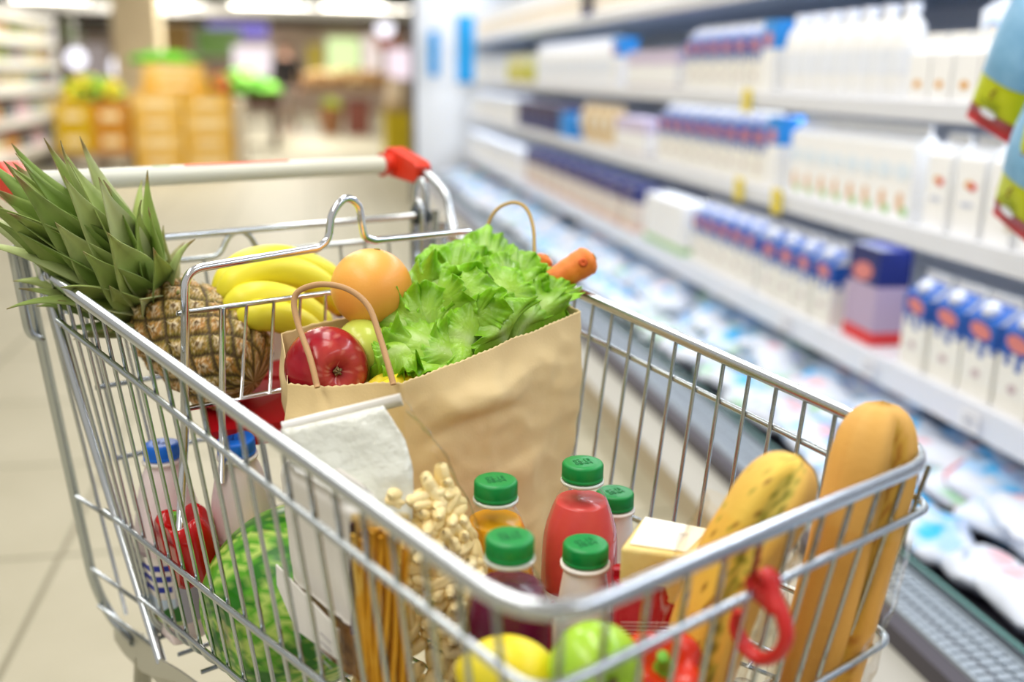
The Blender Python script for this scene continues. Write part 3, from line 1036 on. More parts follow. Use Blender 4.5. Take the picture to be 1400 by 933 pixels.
# top shelf
pk10 = pack(0.16, 0.16, 0.2, mm_cream, pm('pack_cream', '#efe3cf', 0.5), mm_white)
row(pk10, 1.2, 8.6, 0.19, 1.48, z0, 'cream pack on the topmost shelf of the dairy case', 'cream packs on the top shelf')
pk11 = pack(0.1, 0.1, 0.26, mm_navy, pm('pack_black', '#22202c', 0.5), pm('pack_black2', '#22202c', 0.5))
row(pk11, 5.05, 5.05, 1, 1.42, z0, 'single black pack on the topmost shelf far along', 'black pack')

# ---- yellow shelf tags
for s, z, lab in ((2.98, 1.075, 'yellow price tag on the upper shelf rail'), (2.99, 0.80, 'long yellow price tag on the middle shelf rail left of the round one'), (2.72, 0.795, 'yellow price tag on the middle shelf rail above the blue topped cartons')):
    t = thing('price_tag', lab, 'tag', S(s, 1.34, z - 0.03))
    g = G()
    sbox(g, s - 0.03, s + 0.03, 1.338, 1.341, z - 0.032, z + 0.04)
    obj('card', g, pm('yellow_card', '#f2dc4a', 0.6), t)
    g = G()
    for k in range(3):
        sbox(g, s - 0.02, s + 0.015, 1.3372, 1.338, z - 0.015 + k * 0.016, z - 0.010 + k * 0.016)
    obj('print', g, pm('grey_print', '#a89c50', 0.6), t)
for k, s in enumerate((1.12, 1.42, 1.75, 2.15, 2.6)):
    t = thing('price_tag', 'white price tag on the low shelf rail', 'tag', S(s, 1.34, 0.43), 'white tags on the low rail')
    obj('card', sbox(G(), s - 0.03, s + 0.03, 1.3385, 1.341, 0.437, 0.478), pm('white_card', '#f3f3f6', 0.5), t)
    g = G()
    for j in range(3):
        sbox(g, s - 0.022, s + 0.018, 1.3377, 1.3385, 0.447 + j * 0.009, 0.450 + j * 0.009)
    obj('print', g, pm('tag_print', '#8f93a8', 0.6), t)

# ---- milk bags in the well
def milk_bag_mesh(seed, style):
    nu, nv = 26, 26
    P = np.zeros((nu, nv, 3))
    Cc = np.zeros((nu, nv, 4))
    W_, L_, H_ = 0.068, 0.105, 0.038
    for i, u in enumerate(np.linspace(-PI / 2, PI / 2, nu)):
        for j, v in enumerate(np.linspace(0, 2 * PI, nv + 1)[:-1]):
            cu, su = math.cos(u), math.sin(u)
            e = 0.45
            f = lambda x: math.copysign(abs(x) ** e, x)
            x = W_ * f(math.cos(v)) * abs(cu) ** 0.6
            y = L_ * f(math.sin(v)) * abs(cu) ** 0.6
            z = H_ * su * (1.05 - 0.35 * (x / W_) ** 2 - 0.45 * (y / L_) ** 2)
            n1 = nz((x, y, z), 22, seed) * 0.012 + nz((x, y, z), 55, seed + 5) * 0.004
            P[i, j] = (x + n1 * 0.4, y + n1 * 0.5, z + n1 + H_)
            c = np.array(lin('#d3dae6'))
            if style == 0 or style == 2:
                q = nz((x, y, 0), 16, seed + 2) + (0.42 - abs(x - 0.01) * 9)
                if q > 0.1:
                    c = np.array(lin('#2bb0ee' if q > 0.32 else '#a9cdf0'))
            if style == 1:
                q = nz((x, y, 0), 18, seed + 3) + 0.42 - abs(y + 0.02) * 12
                if q > 0.15:
                    c = np.array(lin('#b9d2f2' if q < 0.36 else '#35b4ee'))
            if style in (0, 1) and y > L_ * 0.9:
                c = np.array(lin('#c92f45'))
            if style in (1, 3) and (x + 0.02) ** 2 / 0.02 ** 2 + (y - 0.045) ** 2 / 0.026 ** 2 < 1:
                c = np.array(lin('#eab5bd'))
            if style in (0, 3) and abs(x - 0.036) < 0.007 and -0.06 < y < 0.05 and nz((x, y, 0), 90, seed) > -0.2:
                c = np.array(lin('#93a6e0'))
            if style == 4 and nz((x, y, 0), 20, seed + 4) > 0.12:
                c = np.array(lin('#8fc79a'))
            Cc[i, j] = c
    g = G().grid(P, closev=True, col=Cc)
    return g.mesh('milk_bag', M['bagskin'])


M['bagskin'] = pm('milk_bag_film', '#ffffff', 0.28, attr=True, bump=0.25, bscale=60, bdist=0.004)
STY = ['milk bag with cyan splash', 'milk bag with pale blue patch', 'milk bag with broad cyan splash',
       'milk bag with pink spot and lettering', 'milk bag with green spots']
bagm = [milk_bag_mesh(3.1 + 7 * k, k) for k in range(5)]
s = 0.62
kk = 0
while s < 8.8:
    for j, l in enumerate((1.18, 1.325, 1.47)):
        far = s > 4.2
        if far and j == 2 and random.random() < 0.5:
            continue
        st = [3, 0, 1, 2, 3, 0, 4][random.randrange(7)] if not (2.3 < s < 4.0 and random.random() < 0.3) else 4
        o = bpy.data.objects.new('milk_bag', bagm[st])
        COL.objects.link(o)
        o.location = tuple(S(s + random.uniform(-0.02, 0.02), l + random.uniform(-0.012, 0.012), 0.232 + (0.012, 0.03, 0.026)[j] + random.uniform(0, 0.018)))
        o.rotation_euler = (random.uniform(-0.25, 0.25), random.uniform(-0.2, 0.2), RZ + random.choice((PI / 2, PI / 2, -PI / 2)) + random.uniform(-0.5, 0.5))
        k_ = 1.0 if not far else 1.1
        o.scale = (k_ * 1.02, k_ * 0.86, k_)
        where = 'close to the trolley front' if s < 1.75 else ('beyond the bread' if s < 2.9 else ('behind the trolley' if s < 4.6 else 'far along'))
        tag(o, '%s, dairy well %s, %s row' % (STY[st], where, ['front', 'middle', 'back'][j]), 'milk bag', 'milk bags in the dairy well')
        kk += 1
    s += 0.138 if s < 4.2 else 0.165
# a second layer of bags heaped on the first
for k in range(26):
    s = 0.9 + k * 0.155
    st = [0, 3, 1, 2, 3][k % 5]
    o = bpy.data.objects.new('milk_bag', bagm[st])
    COL.objects.link(o)
    o.location = tuple(S(s, random.uniform(1.3, 1.4), 0.285 + random.uniform(0, 0.02)))
    o.rotation_euler = (random.uniform(-0.3, 0.3), random.uniform(-0.3, 0.3), RZ + PI / 2 + random.uniform(-0.9, 0.9))
    where = 'close to the trolley front' if s < 1.75 else ('beyond the bread' if s < 2.9 else 'behind the trolley')
    tag(o, '%s, heaped on others %s' % (STY[st], where), 'milk bag', 'heaped milk bags')

# ---- packets hanging on a clip strip at the right edge
def hang_packet(s, l, z, rz, tilt, label, scale=1.0):
    t = thing('snack_packet', label, 'packet', S(s, l, z), 'packets on the clip strip', RZ + rz)
    t.rotation_euler = (tilt[0], tilt[1], RZ + rz)
    W_, H_ = 0.062 * scale, 0.23 * scale
    yel, blu, red = pm('acid_yellow_foil', '#bcc80e', 0.35), pm('dusty_blue_foil', '#6b9fc4', 0.4, var='#7fb0d2', vscale=25), pm('red_foil', '#9c1420', 0.3, var='#c22a32', vscale=60)
    P = []
    us = np.linspace(0, 1, 22)
    for u in us:
        puff = max(0.0, math.sin(PI * min(max((u - 0.06) / 0.88, 0), 1))) ** 0.5
        w_ = W_ * (1 - 0.06 * puff)
        P.append([(w_ * math.copysign(abs(math.cos(a)) ** 0.7, math.cos(a)), (0.028 * scale * puff + 0.0012) * math.sin(a) * (1 + 0.1 * math.sin(9 * u + 2 * a)), H_ * u) for a in np.linspace(0, 2 * PI, 25)[:-1]])
    P = np.array(P)
    lobj('foil_body', G().grid(P, closev=True, capu=True), yel, t)
    lobj('blue_field', G().grid(P[8:21] * np.array([1.012, 1.06, 1.0]), closev=True), blu, t)
    lobj('red_base', G().grid(P[0:4] * np.array([1.015, 1.12, 1.0]), closev=True, capu=True), red, t)
    zf = lambda u: -0.028 * scale * max(0, math.sin(PI * (u - 0.06) / 0.88)) ** 0.5 - 0.0035
    lobj('white_oval', oval(0.02 * scale, 0.006 * scale, zf(0.13), H_ * 0.14), mm_cap, t)
    # little red brown figure with a tail and two lines of small print
    g = G().tube(smooth_path([(0.0, zf(.3), H_ * 0.25), (0.004, zf(.3), H_ * 0.27), (0.0, zf(.3), H_ * 0.29), (0.005, zf(.3), H_ * 0.315), (0.009, zf(.33), H_ * 0.33)], 4), 0.0016, 6)
    lobj('figure_print', g, pm('brown_print', '#7a4a10', 0.5), t)
    g = G()
    for k in range(3):
        g.box((-0.024, zf(.2) - 0.0008, H_ * (0.185 + 0.018 * k)), (0.024, zf(.2), H_ * (0.192 + 0.018 * k)))
    lobj('text_print', g, pm('olive_print', '#7d8a10', 0.5), t)
    return t


hang_packet(1.515, 1.12, 1.066, 0.1, (0.0, 0.36, 0), 'upper yellow and blue packet hanging at the right edge')
hang_packet(1.42, 1.115, 0.915, -0.1, (0.0, 0.30, 0), 'lower yellow and blue packet with red base hanging at the right edge')
hang_packet(1.34, 1.10, 1.0, 0.2, (0.05, 0.2, 0), 'yellow packet at the very edge behind the lower hanging packet')
t = thing('clip_strip', 'clear hanging strip that carries the yellow packets', 'strip', S(1.47, 1.15, 0.9))
obj('strip', sbox(G(), 1.455, 1.485, 1.15, 1.152, 0.9, 1.45), M['white_paint'], t)
obj('bracket', sbox(G(), 1.46, 1.48, 1.15, 1.36, 1.44, 1.452), M['white_paint'], t)
# ------------------------------------------------------------------ the trolley
def wire_metal(name, color, rough):
    nt = NT(name)
    b = principled(nt, rough, 1.0)
    b.inputs['Base Color'].default_value = lin(color)
    nt.l(nt.bump(nt.noise(260, 2), 0.08, 0.0006), b.inputs['Normal'])
    return nt.m


M['zinc'] = wire_metal('zinc_plated_wire', '#bcc3c6', 0.24)
M['zinc_rim'] = wire_metal('zinc_plated_rim', '#ccd2d6', 0.22)
M['chrome'] = wire_metal('bright_chrome', '#e3e6ea', 0.08)
M['sheet'] = pm('grey_sheet_steel', '#b4b3a4', 0.45, metal=0.35, bump=0.05)
M['grip'] = pm('pale_grip_plastic', '#e3e4d6', 0.35)
M['red_plastic'] = pm('red_plastic', '#dd3a20', 0.35)
M['black_plastic'] = pm('black_plastic', '#1f2b2e', 0.4)
LB = 0.746


def rimz(y):
    return -0.1046 * abs(y)


def flz(y):
    return -0.43 + 0.17 * abs(y)


def side_x(y, z):
    zt, zb = rimz(y), flz(y)
    f = (zt - z) / (zt - zb)
    return (0.2615 - 0.0623 * abs(y)) * (1 - f) + (0.2055 - 0.025 * abs(y)) * f


def front_pt(fx, z):
    f = (-0.078 - z) / (-0.078 - flz(0.71))
    return C(fx * (0.215 * (1 - f) + 0.186 * f), -LB + 0.036 * f, z)


cart = thing('shopping_cart', 'silver wire supermarket trolley with white handle, loaded with groceries', 'trolley', C(0, -0.33, -ZO))

g = G()
rp = [C(-0.2615, 0.012, 0.001), C(-0.215, -LB, -0.078), C(0.215, -LB, -0.078), C(0.2615, 0.012, 0.001)]
g.tube(fillet(rp, 0.055, 9), 0.0051, 14, flat=1.3)
obj('rim', g, M['zinc_rim'], cart)


def side_loop(zf, out=0.0, y1=-0.742):
    p = []
    for y in np.linspace(0, y1 + 0.05, 9):
        p.append(C(-side_x(y, zf(y)) - out, y, zf(y)))
    zc = zf(y1)
    xc = side_x(y1, zc) + out
    l_, r_ = C(-xc, y1 - out, zc), C(xc, y1 - out, zc)
    q = [a * np.array([-1, 1, 1]) for a in p[::-1]]
    mid = fillet([p[-1], l_, r_, q[0]], 0.038, 8)
    return p[:-1] + list(mid) + q[1:]


for zf, r, out, y1 in ((lambda y: -0.047 - 0.1 * abs(y), 0.0034, 0.004, -0.742), (lambda y: -0.277 + 0.047 * abs(y), 0.0034, 0.005, -0.729)):
    obj('basket_rail', G().tube(side_loop(zf, out, y1), r, 10), M['zinc'], cart)
for sg in (-1, 1):
    pth = [C(sg * (side_x(y, -0.375 + 0.095 * abs(y)) + 0.005), y, -0.375 + 0.095 * abs(y)) for y in np.linspace(-0.05, -0.70, 9)]
    obj('basket_rail', G().tube(pth, 0.003, 8), M['zinc'], cart)
for sg, nm in ((-1, 'side_panel'), (1, 'side_panel')):
    g = G()
    for k in range(22):
        y = -0.0020 - 0.0337 * k
        if y < -0.715:
            break
        zt, zb = rimz(y), flz(y)
        yb = y if k > 1 else y - 0.055 + 0.028 * k
        pts = [C(sg * side_x(y, zt - 0.004), y, zt - 0.004), C(sg * side_x(y, (zt + zb) / 2), (y + yb) / 2, (zt + zb) / 2), C(sg * side_x(y, zb + 0.02), yb, zb + 0.02),
               C(sg * (side_x(y, zb) - 0.02), yb, zb)]
        g.tube(fillet(pts, 0.015, 4), 0.00215, 8)
    obj(nm, g, M['zinc'], cart)
g = G()
for k in range(12):
    fx = -0.92 + 1.84 * k / 11
    pts = [front_pt(fx, -0.082), front_pt(fx, -0.2), front_pt(fx, flz(.71) + 0.015), front_pt(fx, flz(.71)) + np.array([0, 0.03, 0])]
    g.tube(fillet(pts, 0.015, 4), 0.00215, 8)
obj('front_panel', g, M['zinc'], cart)
g = G()
for k in range(11):
    fx = -0.92 + 1.84 * k / 10
    g.tube([C(fx * 0.2, -0.05, flz(0.05)), C(fx * 0.186, -0.71, flz(0.71))], 0.0022, 8)
for y in np.linspace(-0.06, -0.70, 11):
    g.tube([C(-side_x(y, flz(y)), y, flz(y) - 0.004), C(side_x(y, flz(y)), y, flz(y) - 0.004)], 0.0026, 8)
obj('basket_floor', g, M['zinc'], cart)

# thick rear corner posts and the rear extension frame
for sg in (-1, 1):
    g = G()
    g.tube(fillet([C(sg * 0.266, 0.03, 0.014), C(sg * 0.2615, 0.021, -0.02), C(sg * 0.202, -0.064, -0.452)], 0.02, 5), 0.0058, 12)
    obj('corner_post', g, M['zinc_rim'], cart)
    g = G()
    g.tube(fillet([C(sg * 0.269, 0.085, 0.02), C(sg * 0.229, 0.086, -0.405), C(sg * 0.212, 0.088, -0.462), C(sg * 0.206, 0.02, -0.466)], 0.035, 7), 0.0062, 12)
    g.tube(fillet([C(sg * 0.282, 0.07, 0.026), C(sg * 0.274, 0.07, -0.075), C(sg * 0.258, 0.084, -0.086)], 0.02, 6), 0.0048, 10)
    for z in (-0.285, -0.385, -0.44):
        x0 = 0.269 + (z / -0.425) * (0.227 - 0.269)
        g.tube([C(sg * x0, 0.086, z), C(sg * (0.2635 + 0.136 * z), 0.024 + 0.19 * z, z + 0.002)], 0.0026, 8)
    g.tube([C(sg * 0.262, 0.045, 0.0), C(sg * 0.205, 0.045, -0.44)], 0.0024, 8)
    obj('rear_frame', g, M['zinc'], cart)
    # sheet steel gusset under the basket
    poly = [(0.1, -0.478), (-0.02, -0.437), (-0.062, -0.447), (-0.13, -0.428), (-0.20, -0.412), (-0.24, -0.43), (-0.10, -0.515), (-0.03, -0.487), (0.0, -0.498), (0.07, -0.508), (0.105, -0.505)]
    pp = [C(sg * (0.203 - 0.02 * (i in (5, 6))), a, b) for i, (a, b) in enumerate(poly)]
    obj('gusset_plate', G().prism(pp, (0, 0, 0), (sg * 0.003, 0, 0)), M['sheet'], cart)

# handle
hd = obj('handle_grip', G().tube([C(-0.236, 0.134, 0.0875), C(0.236, 0.134, 0.0875)], 0.0125, 24), M['grip'], cart)
P = []
for x in np.linspace(-0.06, 0.084, 12):
    P.append([C(x, 0.134 + 0.0129 * math.cos(a), 0.0875 + 0.0129 * math.sin(a)) for a in np.linspace(0.9, 2.1, 8)])
obj('red_logo_strip', G().grid(np.array(P)), pm('red_print', '#e0523a', 0.4), hd)
P = []
for x in np.linspace(-0.10, -0.078, 5):
    P.append([C(x, 0.134 + 0.0128 * math.cos(a), 0.0875 + 0.0128 * math.sin(a)) for a in np.linspace(1.4, 2.0, 5)])
obj('green_mark', G().grid(np.array(P)), pm('green_print', '#6f9a72', 0.4), hd)
for sg in (-1, 1):
    g = G()
    g.tube([C(sg * 0.232, 0.134, 0.0875), C(sg * 0.252, 0.134, 0.0875)], [0.0145, 0.0155], 20)
    prof = [(0.157, 0.099), (0.150, 0.110), (0.138, 0.112), (0.075, 0.096), (0.066, 0.090), (0.070, 0.069), (0.078, 0.065), (0.140, 0.070), (0.154, 0.078)]
    g.prism([C(sg * 0.247, a, b) for a, b in prof], (0, 0, 0), (sg * 0.026, 0, 0))
    o = obj('handle_end_cap', g, M['red_plastic'], cart)
    md = o.modifiers.new('bevel', 'BEVEL')
    md.width = 0.003
    md.segments = 3
    md.limit_method = 'ANGLE'
    g = G()
    g.tube(fillet([C(sg * 0.261, 0.09, 0.083), C(sg * 0.261, 0.055, 0.078), C(sg * 0.262, 0.016, 0.056), C(sg * 0.2615, -0.004, 0.0)], 0.012, 5), 0.0062, 12)
    obj('handle_arm', g, M['zinc_rim'], cart)

# hinge rod of the rear gate with plugs and hooks
g = G()
g.tube([C(-0.236, 0.05, 0.024), C(0.236, 0.05, 0.024)], 0.0044, 12)
obj('hinge_rod', g, M['zinc_rim'], cart)
for sg in (-1, 1):
    obj('rod_plug', G().lathe([(0.0, -0.012), (0.010, -0.012), (0.012, 0.0), (0.010, 0.012), (0.0, 0.012)], 16, C(sg * 0.243, 0.05, 0.022), (1, 0, 0)), M['black_plastic'], cart)
    g = G()
    g.tube(smooth_path([C(sg * 0.238, 0.064, -0.05), C(sg * 0.238, 0.064, 0.025), C(sg * 0.238, 0.052, 0.044), C(sg * 0.238, 0.040, 0.028), C(sg * 0.238, 0.040, -0.05)], 5), 0.0042, 9)
    g.tube(smooth_path([C(sg * 0.252, 0.078, -0.04), C(sg * 0.252, 0.078, 0.05), C(sg * 0.252, 0.064, 0.072), C(sg * 0.252, 0.05, 0.05), C(sg * 0.252, 0.046, -0.04)], 5), 0.0042, 9)
    obj('hinge_hook', g, M['zinc_rim'], cart)


def gate_y(z):
    return 0.05 + 0.22 * z


g = G()
hp = [C(-0.232, gate_y(-0.005), -0.005), C(-0.055, gate_y(-.005), -0.005), C(-0.042, gate_y(.0), 0.018), C(-0.028, gate_y(.0), 0.026), C(-0.014, gate_y(.0), 0.018), C(-0.002, gate_y(-.005), -0.005), C(0.232, gate_y(-.005), -0.005)]
g.tube(fillet(hp, 0.014, 6), 0.0036, 10)
for k in range(13):
    x = -0.225 + 0.0375 * k
    xb = x * 0.82
    g.tube([C(x, gate_y(-.008), -0.008), C(xb, gate_y(-.425), -0.425)], 0.0020, 7)
for z in (-0.134, -0.216, -0.32, -0.425):
    e = 0.238 + z * 0.11
    g.tube([C(-e, gate_y(z) - 0.004, z), C(e, gate_y(z) - 0.004, z)], 0.0030, 8)
obj('rear_gate', g, M['zinc'], cart)

# child seat: chrome gate in front, white back plate and red flap
GY = -0.16
g = G()
hump = smooth_path([C(-0.030, GY, 0.033), C(-0.018, GY, 0.043), C(-0.012, GY, 0.068), C(0.004, GY, 0.0835), C(0.020, GY, 0.075), C(0.0245, GY, 0.052), C(0.028, GY, 0.040), C(0.040, GY, 0.0345)], 6)
left = fillet([C(-0.205, GY - 0.004, -0.26), C(-0.190, GY, -0.15), C(-0.177, GY, 0.0245), C(-0.034, GY, 0.0325)], 0.018, 7)
right = fillet([C(0.05, GY, 0.0345), C(0.180, GY, 0.034), C(0.192, GY, -0.15), C(0.205, GY - 0.004, -0.26)], 0.018, 7)
g.tube(list(left) + list(hump) + list(right), 0.0043, 14)
obj('seat_gate_frame', g, M['chrome'], cart)
g = G()
g.tube([C(-0.187, GY + 0.003, -0.0185), C(0.186, GY + 0.003, -0.0185)], 0.0030, 10)
g.tube([C(-0.190, GY + 0.003, -0.119), C(0.192, GY + 0.003, -0.119)], 0.0030, 10)
g.tube([C(-0.142, GY - 0.002, -0.0185), C(-0.155, GY - 0.004, -0.205)], 0.0036, 10)
g.tube([C(0.142, GY - 0.002, -0.0185), C(0.155, GY - 0.004, -0.205)], 0.0036, 10)
for k in range(8):
    x = -0.115 + 0.0305 * k
    g.tube([C(x, GY, -0.0185), C(x * 1.07 - 0.004, GY, -0.119)], 0.0019, 8)
obj('seat_gate_bars', g, M['chrome'], cart)
o = obj('seat_back_plate', G().prism([C(-0.115, -0.02, -0.13), C(0.115, -0.02, -0.13), C(0.115, -0.006, -0.045), C(0.10, -0.004, -0.036), C(-0.10, -0.004, -0.036), C(-0.115, -0.006, -0.045)], (0, 0, 0), (0, 0.004, 0)), pm('white_plastic_plate', '#e8e4dc', 0.5), cart)
g = G()
g.prism([C(-0.125, -0.03, -0.124), C(0.125, -0.03, -0.124), C(0.158, -0.146, -0.150), C(0.150, -0.147, -0.168), C(0.105, -0.147, -0.176), C(-0.105, -0.147, -0.176), C(-0.150, -0.147, -0.168), C(-0.158, -0.146, -0.150)], (0, 0, 0), (0, 0, -0.004))
o = obj('seat_flap', g, pm('crimson_plastic', '#c4101f', 0.35), cart)
md = o.modifiers.new('bevel', 'BEVEL')
md.width = 0.0015
md.segments = 2

# chassis and castors
for sg in (-1, 1):
    g = G()
    g.tube(fillet([C(sg * 0.196, 0.02, -0.49), C(sg * 0.205, 0.085, -0.76), C(sg * 0.20, 0.05, -0.80), C(sg * 0.15, -0.60, -0.79), C(sg * 0.15, -0.62, -0.33)], 0.05, 6), 0.011, 12)
    obj('chassis_tube', g, M['sheet'], cart)
    for y, x in ((0.07, 0.205), (-0.58, 0.152)):
        cst = obj('castor_fork', G().prism([C(sg * x - 0.02, y - 0.02, -0.80), C(sg * x - 0.02, y + 0.02, -0.80), C(sg * x - 0.02, y + 0.045, -0.88), C(sg * x - 0.02, y + 0.015, -0.88)], (0, 0, 0), (0.04, 0, 0)), M['sheet'], cart)
        obj('castor_wheel', G().lathe([(0.0, -0.013), (0.045, -0.013), (0.05, -0.008), (0.05, 0.008), (0.045, 0.013), (0.0, 0.013)], 24, C(sg * x, y + 0.03, -0.88), (1, 0, 0)), M['black_plastic'], cst)
obj('lower_tray', G().tube([C(-0.18, -0.1, -0.79), C(0.18, -0.1, -0.79)], 0.005, 8).tube([C(-0.165, -0.35, -0.79), C(0.165, -0.35, -0.79)], 0.005, 8), M['zinc'], cart)

# red bag hook on the front rail
hX = float(at(1050, 800, Y=-0.75)[0])
hk = smooth_path([at(x_, y_, X=hX) for x_, y_ in ((1051, 792), (1059, 815), (1071, 845), (1075, 872), (1063, 895), (1041, 901), (1020, 886), (1007, 860), (1009, 836))], 6)
g = G().tube(hk, np.concatenate([np.full(len(hk) - 6, 0.0062), np.linspace(0.0062, 0.0045, 6)]), 12, flat=0.75)
hx = at(1050, 800, Y=-0.75)
g.tube([hx + np.array([-0.0085, 0.004, 0]), hx + np.array([0.0085, 0.004, 0])], 0.0088, 16)
g.tube([hx + np.array([-0.006, 0.004, -0.001]), at(1064, 834, X=hX)], [0.0085, 0.0065], 10)
obj('bag_hook', g, pm('warm_red_plastic', '#cf2b28', 0.35), cart)
# ------------------------------------------------------------------ groceries
CAMV = lambda p: unit(CAM - np.array(p))


# ---- brown paper bag
A_, B_, C_ = at(393, 527, D=.95), at(550, 524, D=.92), at(795, 424, D=1.075)
E_, F_ = at(385, 454, D=1.04), C(0.19, -0.20, -0.02)
top = [A_, B_, C_, F_, E_]
bot = [C(0.0, -0.335, flz(.33) + .01), C(0.035, -0.352, flz(.35) + .01), C(0.165, -0.345, flz(.34) + .01), C(0.165, -0.21, flz(.2) + .01), C(0.0, -0.20, flz(.2) + .01)]
ns = [30, 70, 26, 40, 24]
nzr = 90


def bag_ring(t):
    """t 0 top .. 1 bottom"""
    k = max(0.0, (t - 0.18) / 0.82)
    k = k * k * (3 - 2 * k)
    pts = []
    for i in range(5):
        a, b = np.array(top[i]), np.array(top[(i + 1) % 5])
        c, d = np.array(bot[i]), np.array(bot[(i + 1) % 5])
        for j in range(ns[i]):
            f = j / ns[i]
            p0 = a + (b - a) * f
            p1 = c + (d - c) * f
            xy = p0[:2] * (1 - k) + p1[:2] * k
            z = p0[2] * (1 - t) + p1[2] * t
            pts.append((xy[0], xy[1], z, i, f))
    return pts


cen = np.array([0.06, -0.27])
P = np.zeros((nzr, sum(ns), 3))
for r in range(nzr):
    t = (r / (nzr - 1)) ** 1.15
    for j, (x, y, z, i, f) in enumerate(bag_ring(t)):
        out = np.array([x, y]) - cen
        out /= np.linalg.norm(out) + 1e-9
        d = 0.0
        ed = min(1.0, t * 9)
        d += 0.008 * nz((x, y, z), 11, 2.0) * (0.35 + 0.65 * ed)
        d += 0.010 * (0.3 - abs(nz((x, y, z * 1.2), 9, 7.0))) * ed
        d += 0.006 * (0.3 - abs(nz((x, y, z), 19, 17.0))) * ed
        d += 0.002 * nz((x, y, z), 55, 4.0) * ed
        if i == 1:
            # pressed folds across the long front face
            zf = -0.128 + 0.03 * f + 0.008 * math.sin(5 * f) + ZO
            dz = z - zf
            d += (0.011 * math.exp(-((dz - 0.012) / 0.018) ** 2) - 0.010 * math.exp(-((dz + 0.006) / 0.010) ** 2)) * math.exp(-((f - 0.34) / 0.24) ** 2)
            d += 0.006 * math.exp(-((f - 0.62) / 0.2) ** 2) * math.exp(-((t - 0.5) / 0.25) ** 2)
            dz2 = z - (-0.20 + 0.05 * f + ZO)
            d -= 0.006 * math.exp(-(dz2 / (0.008 if dz2 < 0 else 0.03)) ** 2) * math.exp(-((f - 0.55) / 0.2) ** 2)
            d += 0.008 * math.sin(PI * f) * math.exp(-((t - 0.12) / 0.15) ** 2)
        if i in (0, 3):
            d += 0.006 * math.sin(PI * f) * ed
        zj = z + (0.0006 if j % 2 else -0.0006) * (r == 0) + (0.004 * nz((x, y, 0), 25, 9.0) if r < 2 else 0)
        P[r, j] = (x + out[0] * d, y + out[1] * d, zj)
bag = thing('paper_bag', 'open brown kraft paper bag full of produce standing in the trolley', 'paper bag', C(0.09, -0.27, flz(.27) + .01))
kraft = pm('kraft_paper', '#efd7a2', 0.7, var='#e9cf98', vscale=9, bump=0.35, bscale=320, bdist=0.0006)
o = obj('bag_body', G().grid(P, closev=True), kraft, bag)
md = o.modifiers.new('thick', 'SOLIDIFY')
md.thickness = 0.0007
g = G()
g.add([np.array(b) + np.array([0, 0, 0.002]) for b in bot], [(0, 1, 2, 3, 4)], 0, False)
obj('bag_bottom', g, kraft, bag)
cord = pm('paper_cord', '#bd9568', 0.75, bump=0.4, bscale=500)
h1 = [at(434, 530, D=.925), at(424, 490, D=.935), at(408, 445, D=.95), at(402, 415, D=.955), at(409, 398, D=.955), at(438, 389, D=.95), at(474, 395, D=.945), at(503, 418, D=.94), at(519, 460, D=.93), at(531, 500, D=.918), at(538, 526, D=.912)]
obj('handle', G().tube(smooth_path(h1, 6), 0.0029, 10), cord, bag)
h2 = [at(664, 335, D=1.17), at(667, 308, D=1.17), at(680, 286, D=1.165), at(702, 277, D=1.16), at(720, 286, D=1.155), at(729, 312, D=1.15), at(731, 350, D=1.145), at(731, 385, D=1.14)]
obj('handle', G().tube(smooth_path(h2, 6), 0.0021, 10), pm('paper_cord_pale', '#c2a468', 0.75), bag)


_poly = [np.array(q[:2]) for q in top]


def in_bag(P, gap=0.009, faces=(0, 1, 2)):
    """keeps what sits in the bag behind its paper walls, below the open edge"""
    P = np.array(P, float)
    for q in P.reshape(-1, 3):
        for i in faces:
            a, b = _poly[i], _poly[(i + 1) % 5]
            d = unit(b - a)
            nn = np.array([-d[1], d[0]])
            f = np.clip(((q[:2] - a) @ d) / np.linalg.norm(b - a), 0, 1)
            zt = top[i][2] * (1 - f) + top[(i + 1) % 5][2] * f
            k = (q[:2] - a) @ nn
            if q[2] < zt + 0.012 and k < gap:
                w = min(1.0, (zt + 0.012 - q[2]) / 0.010)
                q[:2] += nn * (gap - k) * w
    return P


# ---- apples
def apple(name, label, cen, r, ax, skin, group=None, stem=False, open_calyx=True):
    ax = unit(ax)
    t = thing(name, label, 'apple', np.array(cen) - np.array([0, 0, r]), group)
    prof, col = [], []
    n = 26
    for k in range(n + 1):
        a = PI * k / n
        rr = r * (abs(math.sin(a)) ** 0.9) * (1.0 + 0.03 * math.cos(a))
        h = -r * 0.93 * math.cos(a)
        dim = 0.30 * r * math.exp(-(rr / (0.30 * r)) ** 2)
        h = h - dim if h > 0 else h + dim * 1.2
        prof.append((rr, h))
    g = G()
    g.lathe(prof, 40, cen, ax)
    cols = []
    for p in g.v:
        d = (np.array(p) - np.array(cen)) / r
        cols.append(skin(d, float(d @ ax)))
    g.c = [tuple(c) for c in cols]
    obj('flesh_skin', g, M['apple_skin'], t)
    cx = np.array(cen) + ax * r * 0.68
    g = G()
    u = unit(np.cross(ax, (0.3, 0.5, 1)))
    w_ = np.cross(ax, u)
    for k in range(5):
        a = 2 * PI * k / 5
        d = u * math.cos(a) + w_ * math.sin(a)
        g.tube([cx + d * r * 0.02, cx + d * r * 0.09 + ax * r * 0.06, cx + d * r * 0.035 + ax * r * 0.13], [r * 0.045, r * 0.035, 0.0004], 6)
    g.lathe([(0.0, 0.0), (r * 0.09, 0.0), (r * 0.07, r * 0.05), (0.0, r * 0.04)], 10, cx, ax)
    obj('calyx', g, pm('calyx_brown', '#6b5a3a', 0.8, var='#9a8a5c', vscale=300), t)
    return t


M['apple_skin'] = pm('apple_skin', '#ffffff', 0.2, attr=True, spec=0.35, coat=0.1)


